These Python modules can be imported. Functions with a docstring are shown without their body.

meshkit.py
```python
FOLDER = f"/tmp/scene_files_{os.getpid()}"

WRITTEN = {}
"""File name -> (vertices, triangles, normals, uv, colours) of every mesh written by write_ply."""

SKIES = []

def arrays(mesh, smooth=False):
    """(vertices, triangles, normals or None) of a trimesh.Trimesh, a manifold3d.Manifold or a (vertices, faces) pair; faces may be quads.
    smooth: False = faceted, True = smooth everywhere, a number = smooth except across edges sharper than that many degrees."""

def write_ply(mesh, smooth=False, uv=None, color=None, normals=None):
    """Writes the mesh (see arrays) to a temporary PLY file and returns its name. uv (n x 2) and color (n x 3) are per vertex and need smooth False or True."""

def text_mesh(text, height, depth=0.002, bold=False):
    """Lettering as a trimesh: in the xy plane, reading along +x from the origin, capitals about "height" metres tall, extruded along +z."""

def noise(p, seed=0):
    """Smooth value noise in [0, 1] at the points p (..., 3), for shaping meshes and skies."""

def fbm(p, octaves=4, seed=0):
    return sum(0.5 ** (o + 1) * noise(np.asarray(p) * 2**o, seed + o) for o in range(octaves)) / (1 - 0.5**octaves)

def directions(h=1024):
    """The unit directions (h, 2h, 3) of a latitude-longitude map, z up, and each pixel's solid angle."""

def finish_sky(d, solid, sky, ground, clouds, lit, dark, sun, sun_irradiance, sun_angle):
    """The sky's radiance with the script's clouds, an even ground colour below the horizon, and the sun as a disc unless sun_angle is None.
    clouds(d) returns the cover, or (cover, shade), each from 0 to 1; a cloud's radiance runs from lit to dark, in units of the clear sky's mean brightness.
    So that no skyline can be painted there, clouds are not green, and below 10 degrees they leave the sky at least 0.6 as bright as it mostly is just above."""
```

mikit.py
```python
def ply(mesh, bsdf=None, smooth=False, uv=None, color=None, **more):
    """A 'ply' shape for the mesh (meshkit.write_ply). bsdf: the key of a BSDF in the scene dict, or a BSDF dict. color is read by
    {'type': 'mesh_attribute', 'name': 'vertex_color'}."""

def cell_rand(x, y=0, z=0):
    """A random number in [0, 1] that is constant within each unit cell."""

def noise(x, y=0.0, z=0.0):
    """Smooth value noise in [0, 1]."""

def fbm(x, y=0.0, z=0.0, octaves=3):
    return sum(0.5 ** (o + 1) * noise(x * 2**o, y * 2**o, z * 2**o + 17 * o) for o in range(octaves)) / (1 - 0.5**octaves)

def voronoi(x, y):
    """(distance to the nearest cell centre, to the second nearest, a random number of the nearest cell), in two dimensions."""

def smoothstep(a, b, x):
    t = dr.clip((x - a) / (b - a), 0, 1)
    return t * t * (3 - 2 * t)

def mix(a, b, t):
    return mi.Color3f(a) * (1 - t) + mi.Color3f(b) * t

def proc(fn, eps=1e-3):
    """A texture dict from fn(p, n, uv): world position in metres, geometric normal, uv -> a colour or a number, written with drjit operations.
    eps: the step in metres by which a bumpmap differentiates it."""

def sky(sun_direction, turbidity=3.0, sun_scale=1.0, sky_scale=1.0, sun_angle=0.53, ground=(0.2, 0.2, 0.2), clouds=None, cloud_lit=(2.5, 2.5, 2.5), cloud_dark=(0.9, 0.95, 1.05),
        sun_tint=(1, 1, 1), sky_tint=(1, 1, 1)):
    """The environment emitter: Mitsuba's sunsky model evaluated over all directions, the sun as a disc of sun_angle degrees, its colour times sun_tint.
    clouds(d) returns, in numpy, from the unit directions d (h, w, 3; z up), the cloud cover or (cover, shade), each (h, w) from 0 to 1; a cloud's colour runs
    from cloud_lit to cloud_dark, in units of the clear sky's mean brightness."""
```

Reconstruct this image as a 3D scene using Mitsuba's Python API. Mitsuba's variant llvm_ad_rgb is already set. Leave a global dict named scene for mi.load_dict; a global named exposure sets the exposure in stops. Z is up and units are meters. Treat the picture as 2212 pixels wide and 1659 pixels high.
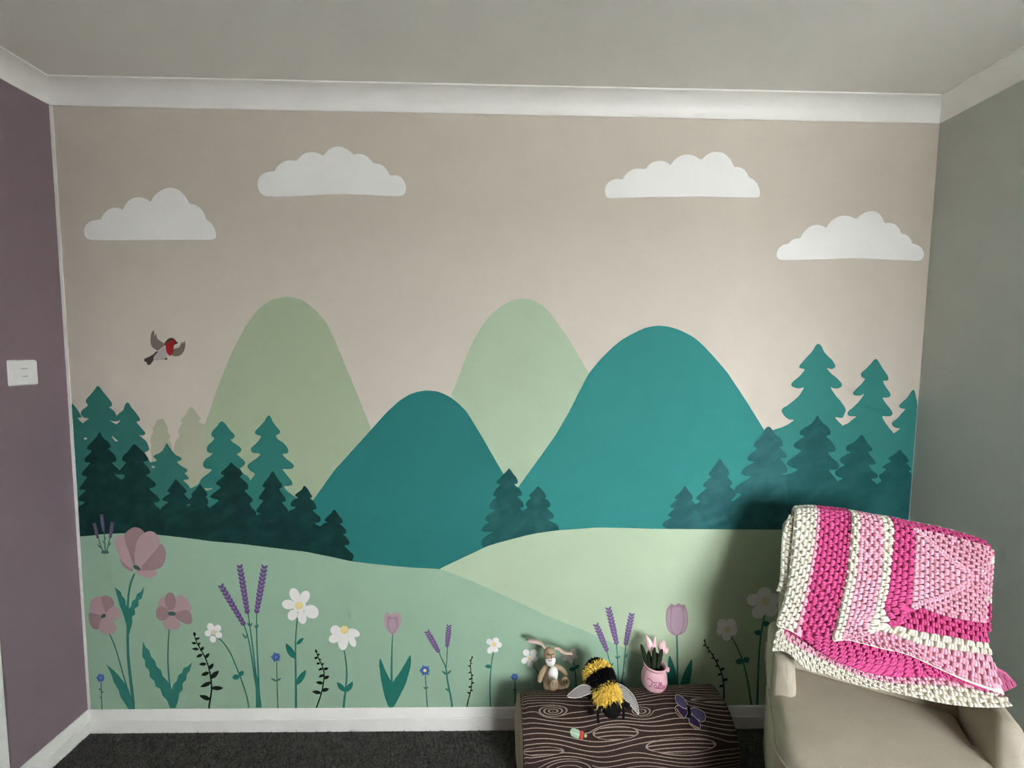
import math, json, random
import numpy as np, trimesh, shapely, manifold3d as m3
from shapely.geometry import Polygon, LineString, Point, MultiPolygon
from shapely.ops import unary_union
from scipy.spatial import Delaunay
from scipy.interpolate import RectBivariateSpline
import drjit as dr, mitsuba as mi, mikit, meshkit
from mikit import proc, noise, fbm, smoothstep, mix

T = mi.ScalarTransform4f
scene, labels = {}, {}
RX, HC = 3.1933, 2.4                 # width of the mural wall, ceiling height (metres); the mural wall is the plane y = 0
YF = -3.30                           # the wall behind the camera

# ---------------------------------------------------------------- camera, light, exposure
CAM = np.array([1.60508, -1.59908, 1.48040])
FWD = np.array([0.0193745, 0.9972906, -0.0709651])
UPV = np.array([-0.0082468, 0.0711354, 0.9974326])
scene['camera'] = {'type': 'perspective', 'fov_axis': 'x', 'fov': 100.29684, 'near_clip': 0.02, 'far_clip': 50.0,
                   'to_world': T().look_at(origin=CAM.tolist(), target=(CAM + FWD).tolist(), up=UPV.tolist())}
exposure = 8.3
YS, XR = -1.40, 4.45                 # the right-hand wall ends at y = YS; beyond it the room is wider, to x = XR
WIN = dict(x0=2.55, x1=4.25, z0=0.85, z1=2.05)            # the window in the wall behind the camera
SKY = dict(sun_direction=(-.5, .6, .55), turbidity=6.0, sun_scale=0.0, sky_scale=1.0, ground=(.55, .55, .53), clouds=lambda d: (np.ones(d.shape[:2]), .35 + .3 * meshkit.fbm(d * 3.0, 3)), cloud_lit=(1.0, 1.02, 1.035), cloud_dark=(.8, .83, .865))
scene['sky'] = mikit.sky(**SKY)

# ---------------------------------------------------------------- materials
def lin(*c):
    return [((x / 255 + .055) / 1.055) ** 2.4 if x / 255 > .04045 else x / 255 / 12.92 for x in c]
def mat(name, col, rough=.8, spec=.25, **k):
    scene[name] = {'type': 'twosided', 'b': {'type': 'principled', 'base_color': col if isinstance(col, dict) else {'type': 'rgb', 'value': list(col)}, 'roughness': rough, 'specular': spec, **k}}
    return name
def bump(name, col, fn, scale, rough=.9, spec=.2, eps=1e-3, **k):
    scene[name] = {'type': 'twosided', 'b': {'type': 'bumpmap', 'arbitrary': proc(fn, eps), 'scale': scale,
                   'b': {'type': 'principled', 'base_color': col if isinstance(col, dict) else {'type': 'rgb', 'value': list(col)}, 'roughness': rough, 'specular': spec, **k}}}
    return name
BEIGE = (.56, .505, .44)
MAUVE = (.235, .175, .20)
mat('m_white', (.78, .77, .74), .45, .4)
mat('m_ceiling', (.66, .645, .60), .95, .1)
mat('m_beige', BEIGE, .8, .2)
mat('m_mauve', MAUVE, .8, .2)
mat('m_greige', (.46, .485, .44), .8, .2)
mat('m_plastic', (.80, .80, .80), .3, .5)
mat('m_grey', (.2, .2, .2), .5)
mat('m_metal', (.6, .6, .58), .35, .5, metallic=1.0)
scene['m_glass'] = {'type': 'thindielectric', 'int_ior': 1.5}
def carpet_col(p, n, uv):
    a = noise(p.x * 420, p.y * 420, 3.0); b = fbm(p.x * 60, p.y * 60, 1.0)
    return mix((.028, .0275, .027), (.115, .110, .105), dr.clip(a * 1.2 - .2 + (b - .5) * .5, 0, 1))
mat('m_carpet', proc(carpet_col), 1.0, .05)
def brushed(dark, light, fx=13, fz=34):
    def f(p, n, uv):
        u, v = p.x * .92 + p.z * .39, p.z * .92 - p.x * .39; w = fbm(u * 9, v * 9, 7.0) * .09; a = fbm((u + w) * fx, (v - w) * fz, 2.0); b = fbm((p.x - w) * 31 + 7, (p.z + w) * 17, 5.0)
        return mix(dark, light, smoothstep(.25, .85, a * .55 + b * .45))
    return proc(f)
PAINT = {
 'white': (.82, .815, .80), 'pale_l': (.35, .425, .285), 'pale_r': (.375, .475, .335), 'pale_t': (.40, .41, .305),
 'teal_l': (.021, .168, .156), 'teal_r': (.028, .212, .196), 'mid_l': (.032, .155, .130), 'mid_c': (.030, .172, .145), 'mid_r': (.034, .200, .178),
 'mead_r': (.41, .51, .355), 'mead_l': (.30, .45, .325),
 'stem': (.035, .175, .13), 'stem2': (.055, .16, .12), 'leaf': (.022, .165, .125), 'leafd': (.035, .19, .15),
 'pop_l': (.44, .30, .315), 'pop_d': (.315, .205, .215), 'pop_c': (.055, .12, .10),
 'lav_l': (.27, .20, .33), 'lav_d': (.13, .075, .21), 'lvr_l': (.26, .19, .33), 'lvr_d': (.15, .095, .225), 'lvg_l': (.19, .15, .23), 'lvg_d': (.10, .075, .14),
 'blue': (.055, .13, .38), 'blue_l': (.12, .22, .45), 'yel': (.74, .64, .30), 'yel_p': (.70, .64, .42), 'black': (.006, .013, .008), 'whitef': (.80, .785, .76),
 'tul_l': (.42, .30, .33), 'tul_m': (.40, .29, .35), 'tul_d': (.32, .22, .265),
 'r_dark': (.055, .045, .04), 'r_wing': (.17, .145, .12), 'r_belly': (.42, .38, .36), 'r_red': (.30, .018, .022)}
for k, c in PAINT.items(): mat('p_' + k, c, .75, .2)
mat('p_dark_l', brushed((.0018, .026, .0235), (.0048, .046, .039)), .7, .25)
mat('p_dark_c', brushed((.005, .062, .062), (.016, .105, .100)), .7, .25)
mat('p_dark_r', brushed((.010, .080, .085), (.024, .125, .125)), .7, .25)
mat('p_dark_r2', brushed((.006, .070, .070), (.014, .100, .100)), .7, .25)
def weave(p, n, uv): return noise(p.x * 900, p.y * 900, p.z * 900)
def linen_col(p, n, uv):
    a = noise(p.x * 700, p.y * 700, p.z * 700); b = fbm(p.x * 30, p.y * 30, p.z * 30)
    return mix((.335, .30, .235), (.405, .365, .29), dr.clip(a * .7 + b * .5 - .1, 0, 1))
mat('m_linen', proc(linen_col), .95, .1, sheen=.3)
mat('m_leg', (.18, .10, .055), .5)
mat('y_cream', (.76, .735, .63), .9, .15, sheen=.2)
mat('y_pink', (.77, .415, .515), .9, .15, sheen=.2)
mat('y_hot', (.60, .088, .255), .9, .15, sheen=.2)
mat('y_mauve', (.50, .13, .25), .9, .15, sheen=.2)
mat('f_tan', proc(lambda p, n, uv: mix((.33, .245, .155), (.45, .35, .24), noise(p.x * 500, p.y * 500, p.z * 500))), .95, .1, sheen=.4)
mat('f_white', (.80, .78, .74), .95, .1, sheen=.3)
mat('f_earpink', (.74, .60, .56), .95, .1)
mat('f_thread', (.06, .04, .03), .8)
mat('f_black', (.005, .005, .0055), .9, .15)
mat('f_yellow', proc(lambda p, n, uv: mix((.72, .50, .055), (.95, .76, .20), noise(p.x * 260, p.y * 260, p.z * 260))), .85, .15, sheen=.2)
mat('f_grey', (.215, .205, .195), .9, .15, sheen=.4)
mat('f_rib', (.52, .50, .47), .8)
mat('f_eye', (.02, .02, .02), .15, .6)
mat('f_pink', (.76, .47, .52), .95, .1, sheen=.3)
mat('f_bud', (.80, .55, .57), .95, .1, sheen=.3)
mat('f_thread_pink', (.50, .17, .28), .8)
mat('f_leaf', (.022, .032, .018), .95, .1)
mat('f_soil', (.030, .018, .014), .95, .1)
mat('c_cap', (.30, .23, .17), .95, .1, sheen=.3)
mat('c_leafgreen', (.30, .42, .31), .9)
mat('c_leafline', (.62, .70, .55), .9)
mat('c_red', (.42, .055, .035), .9)
mat('c_beetlehead', (.42, .36, .24), .9)
mat('c_purple', (.065, .050, .115), .9, .1, sheen=.3)
mat('c_purple_d', (.030, .020, .060), .9, .1, sheen=.3)
mat('c_edge', (.50, .43, .36), .8)
mat('c_orange', (.40, .24, .09), .8)

# ---------------------------------------------------------------- helpers
NUM = {}
def key_for(name):
    if name not in NUM and name not in scene: NUM[name] = 0; return name
    NUM[name] = NUM.get(name, 0) + 1
    return '%s_%03d' % (name, NUM[name])
def add(name, mesh, bsdf, parent=None, label=None, cat=None, kind=None, group=None, smooth=False):
    key = key_for((parent + '__' if parent else '') + name)
    scene[key] = mikit.ply(mesh, bsdf, smooth)
    tag(key, label, cat, kind, group)
    return key
def tag(key, label=None, cat=None, kind=None, group=None):
    d = {a: b for a, b in (('label', label), ('category', cat), ('kind', kind), ('group', group)) if b}
    if d: labels[key] = d
def holder(name, label=None, cat=None, kind=None, parent=None):
    key = key_for((parent + '__' if parent else '') + name)
    tag(key, label, cat, kind); return key
cat_mesh = trimesh.util.concatenate
def box(x0, x1, y0, y1, z0, z1, bev=0):
    if bev:
        s = [m3.Manifold.sphere(bev, 16).translate([x, y, z]) for x in (x0 + bev, x1 - bev) for y in (y0 + bev, y1 - bev) for z in (z0 + bev, z1 - bev)]
        return tm(m3.Manifold.batch_hull(s))
    b = trimesh.creation.box((x1 - x0, y1 - y0, z1 - z0)); b.apply_translation(((x0 + x1) / 2, (y0 + y1) / 2, (z0 + z1) / 2)); return b
def tm(m):
    a = m.to_mesh(); return trimesh.Trimesh(np.array(a.vert_properties[:, :3]), np.array(a.tri_verts), process=False)
def hull(pts, n=20):
    return m3.Manifold.batch_hull([m3.Manifold.sphere(r, n).translate([float(q) for q in p]) for p, r in pts])
def chain(pts, n=18):
    ms = [hull([pts[i], pts[i + 1]], n) for i in range(len(pts) - 1)]
    return m3.Manifold.batch_boolean(ms, m3.OpType.Add) if len(ms) > 1 else ms[0]
def soft(m, edge=.004, it=8):
    t = tm(m.refine_to_length(edge)); t.merge_vertices()
    trimesh.smoothing.filter_taubin(t, lamb=.5, nu=.53, iterations=it); return t
def ellip(c, r, sub=3, rot=None):
    s = trimesh.creation.icosphere(subdivisions=sub); s.apply_scale(r)
    if rot is not None: s.apply_transform(rot)
    s.apply_translation(c); return s
def rotm(angle, axis): return trimesh.transformations.rotation_matrix(angle, axis)
def tube(pts, rad, sides=8, caps=True):
    p = np.asarray(pts, float); n = len(p); rad = np.broadcast_to(rad, (n,))
    t = np.gradient(p, axis=0); t /= np.linalg.norm(t, axis=1, keepdims=True) + 1e-12
    ref = np.array([0, 0, 1.]) if abs(t[:, 2]).mean() < .8 else np.array([0, 1., 0])
    a = np.cross(t, ref); a /= np.linalg.norm(a, axis=1, keepdims=True) + 1e-12; b = np.cross(t, a)
    ang = np.arange(sides) * 2 * np.pi / sides
    v = p[:, None] + rad[:, None, None] * (np.cos(ang)[None, :, None] * a[:, None] + np.sin(ang)[None, :, None] * b[:, None])
    f = []
    for i in range(n - 1):
        for j in range(sides):
            q = [i * sides + j, i * sides + (j + 1) % sides, (i + 1) * sides + (j + 1) % sides, (i + 1) * sides + j]; f += [[q[0], q[1], q[2]], [q[0], q[2], q[3]]]
    v = v.reshape(-1, 3)
    if caps:
        v = np.vstack([v, p[0], p[-1]]); k = n * sides
        for j in range(sides): f += [[k, (j + 1) % sides, j], [k + 1, (n - 1) * sides + j, (n - 1) * sides + (j + 1) % sides]]
    return trimesh.Trimesh(v, f, process=False)
def curve(pts, n=24):
    p = np.asarray(pts, float); t = np.r_[0, np.cumsum(np.linalg.norm(np.diff(p, axis=0), axis=1))]; t /= t[-1]
    from scipy.interpolate import make_interp_spline
    k = min(3, len(p) - 1); return make_interp_spline(t, p, k=k)(np.linspace(0, 1, n))
def chaikin(p, n, cut=9.0):
    p = np.asarray(p, float)
    for _ in range(n):
        q = np.roll(p, -1, 0); e = q - p; L = np.linalg.norm(e, axis=1, keepdims=True) + 1e-9; c = np.minimum(.22, cut / L); p = np.stack([p + e * c, q - e * c], 1).reshape(-1, 2)
    return p
def fill(poly, step):
    """Triangulates a polygon with inner points: (vertices n x 2, triangles, distance of each vertex to the outline)."""
    ring = poly.exterior; n = max(12, int(ring.length / step)); b = np.array([ring.interpolate(i / n, True).coords[0] for i in range(n)])
    x0, y0, x1, y1 = poly.bounds; g = np.stack(np.meshgrid(np.arange(x0, x1, step), np.arange(y0, y1, step * .866)), -1)
    g[1::2, :, 0] += step / 2; g = g.reshape(-1, 2)
    inner = poly.buffer(-step * .45); g = g[shapely.contains_xy(inner, g[:, 0], g[:, 1])] if not inner.is_empty else g[:0]
    v = np.vstack([b, g]); t = Delaunay(v).simplices; c = v[t].mean(1); t = t[shapely.contains_xy(poly.buffer(1e-9), c[:, 0], c[:, 1])]
    a = v[t]; s = np.cross(a[:, 1] - a[:, 0], a[:, 2] - a[:, 0]); t[s < 0] = t[s < 0][:, ::-1]
    d = np.array([ring.distance(Point(q)) for q in v]); d[:n] = 0
    return v, t, d, n
def puffy(poly, up, down, R, step, dome=0.0):
    """A cushion on the outline: rounded over the distance R to the heights up and down; local coordinates x, y, z."""
    v, t, d, n = fill(poly, step); k = np.sqrt(np.maximum(0, 1 - (1 - np.minimum(d / R, 1)) ** 2)); m = d.max()
    zt = up * k + dome * (1 - (1 - d / m) ** 2); zb = -down * k; N = len(v)
    remap = np.arange(N) + N - n; remap[:n] = np.arange(n)
    V = np.vstack([np.c_[v, zt], np.c_[v[n:], zb[n:]]]); F = np.vstack([t, remap[t][:, ::-1]])
    return trimesh.Trimesh(V, F, process=False)
def frame(mesh, o, ex, ey, ez):
    m = mesh.copy(); v = m.vertices; m.vertices = np.asarray(o) + v[:, :1] * ex + v[:, 1:2] * ey + v[:, 2:3] * ez
    if np.dot(np.cross(ex, ey), ez) < 0: m.faces = m.faces[:, ::-1]
    return m

# ---------------------------------------------------------------- the room
add('floor', box(-.1, XR + .1, YF - .1, .1, -.1, 0), 'm_carpet', label='dark charcoal carpeted floor along the mural wall', kind='structure')
add('ceiling', box(-.1, XR + .1, YF - .1, .1, HC, HC + .1), 'm_ceiling', label='plain off white ceiling', kind='structure')
WB = add('wall_back', box(-.1, RX + .1, 0, .1, 0, HC), 'm_beige', label='beige wall painted with a mural of clouds, hills, pines and flowers', kind='structure')
add('wall_left', box(-.1, 0, YF, 0, 0, HC), 'm_mauve', label='plain mauve wall with a light switch', kind='structure')
wf = Polygon([(-.1, 0), (XR + .1, 0), (XR + .1, HC), (-.1, HC)], [[(WIN['x0'], WIN['z0']), (WIN['x1'], WIN['z0']), (WIN['x1'], WIN['z1']), (WIN['x0'], WIN['z1'])]])
wm = frame(trimesh.creation.extrude_polygon(wf, .2, engine='earcut'), (0, YF, 0), np.array([1., 0, 0]), np.array([0, 0, 1.]), np.array([0, -1., 0]))
add('wall_front', wm, 'm_mauve', label='mauve wall with a window, opposite the mural', kind='structure')
add('wall_right', cat_mesh([box(RX, XR + .1, YS, .1, 0, HC), box(XR, XR + .1, YF, YS, 0, HC)]), 'm_greige', label='plain greyish wall behind the armchair', kind='structure')
x0, x1, z0, z1 = WIN['x0'], WIN['x1'], WIN['z0'], WIN['z1']
W1 = holder('window_1', 'white framed window opposite the mural', kind='structure')
def wbox(a, b, c, e, *k): return box(a, b, YF - .09, YF - .05, c, e, *k)
for m in (wbox(x0, x1, z0, z0 + .05), wbox(x0, x1, z1 - .05, z1), wbox(x0, x0 + .05, z0, z1), wbox(x1 - .05, x1, z0, z1), wbox((x0 + x1) / 2 - .03, (x0 + x1) / 2 + .03, z0, z1)): add('frame', m, 'm_white', W1)
add('sill', box(x0 - .04, x1 + .04, YF - .2, YF + .03, z0 - .025, z0, .008), 'm_white', W1)
add('pane', trimesh.Trimesh([[x0 + .04, YF - .07, z0 + .04], [x1 - .04, YF - .07, z0 + .04], [x1 - .04, YF - .07, z1 - .04], [x0 + .04, YF - .07, z1 - .04]], [[0, 1, 2], [0, 2, 3]], process=False), 'm_glass', W1)
# coving and skirting boards: profiles (distance from the wall, height), mitred in the corners
def run(profile, side):
    p = np.array(profile); n = len(p); L = -YF
    if side == 'back': a = np.c_[p[:, 0], -p[:, 0], p[:, 1]]; b = np.c_[RX - p[:, 0], -p[:, 0], p[:, 1]]
    elif side == 'left': a = np.c_[p[:, 0], -p[:, 0], p[:, 1]]; b = np.c_[p[:, 0], YF + 0 * p[:, 0], p[:, 1]]
    else: a = np.c_[RX - p[:, 0], -p[:, 0], p[:, 1]]; b = np.c_[RX - p[:, 0], YS + 0 * p[:, 0], p[:, 1]]
    v = np.vstack([a, b]); f = []
    for i in range(n):
        j = (i + 1) % n; f += [[i, j, n + j], [i, n + j, n + i]]
    for i in range(1, n - 1): f += [[0, i + 1, i], [n, n + i, n + i + 1]]
    t = trimesh.Trimesh(v, f, process=False); return t
d = .0657
cove = [(0, HC), (0, HC - d), (.005, HC - d)] + [(d - .005 + (-(d - .010)) * math.cos(a), HC - d + .005 - 0 + (d - .010) * math.sin(a)) for a in np.linspace(0, math.pi / 2, 10)] + [(d - .001, HC - .005), (d, HC - .004), (d, HC)]
add('trim_1', run(cove, 'back'), 'm_white', label='white coving along the top of the mural wall', kind='structure', smooth=25)
add('trim_2', run(cove, 'left'), 'm_white', label='white coving along the top of the mauve wall', kind='structure', smooth=25)
add('trim_3', run(cove, 'right'), 'm_white', label='white coving along the top of the plain beige wall', kind='structure', smooth=25)
skirt = [(0, 0), (.018, 0), (.018, .050), (.0165, .0525), (.015, .053), (.012, .064), (.007, .080), (.005, .0845), (.003, .0859), (0, .0859)]
add('baseboard_back', run(skirt, 'back'), 'm_white', label='white skirting board under the mural', kind='structure')
sl = run(skirt, 'left'); v = sl.vertices; v[v[:, 1] < -1, 1] = -.277
add('baseboard_left', sl, 'm_white', label='white skirting board under the mauve wall', kind='structure')
add('baseboard_right', run(skirt, 'right'), 'm_white', kind='structure')
D1 = holder('door_1', 'white painted door beside the mauve wall', kind='structure')
for m in (box(0, .02, -.347, -.277, 0, 2.06, .004), box(0, .02, -1.177, -1.107, 0, 2.06, .004), box(0, .02, -1.107, -.347, 1.99, 2.06, .004)): add('architrave', m, 'm_white', D1)
add('panel', box(0, .008, -1.107, -.347, .006, 1.99), 'm_white', D1)
add('handle', cat_mesh([tube([(.008, -1.05, 1.0), (.05, -1.05, 1.0)], .009), tube([(.05, -1.055, 1.0), (.05, -.94, 1.0)], .009)]), 'm_metal', D1)
# carpet pile near the mural wall
rng = np.random.default_rng(5)
def pile(n, x0, x1, ya, yb):
    c = np.c_[rng.uniform(x0, x1, n), rng.uniform(ya, yb, n), np.full(n, -.001)]
    h = rng.uniform(.004, .009, n); lean = rng.normal(0, .003, (n, 2)); a = rng.uniform(0, 6.28, n); r = rng.uniform(.0018, .003, n)
    b = [c + np.c_[r * np.cos(a + k * 2.094), r * np.sin(a + k * 2.094), 0 * r] for k in range(3)]
    v = np.stack(b + [c + np.c_[lean, h]], 1).reshape(-1, 3); o = np.arange(n)[:, None] * 4
    f = np.stack([o + np.array([0, 1, 3]), o + np.array([1, 2, 3]), o + np.array([2, 0, 3])], 1).reshape(-1, 3); return trimesh.Trimesh(v, f, process=False)
add('carpet_pile', cat_mesh([pile(30000, .02, 1.75, -.62, -.02), pile(6000, 2.3, RX - .02, -.5, -.02)]), 'm_carpet', 'floor', 'short dark charcoal carpet pile', kind='stuff')

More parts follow.
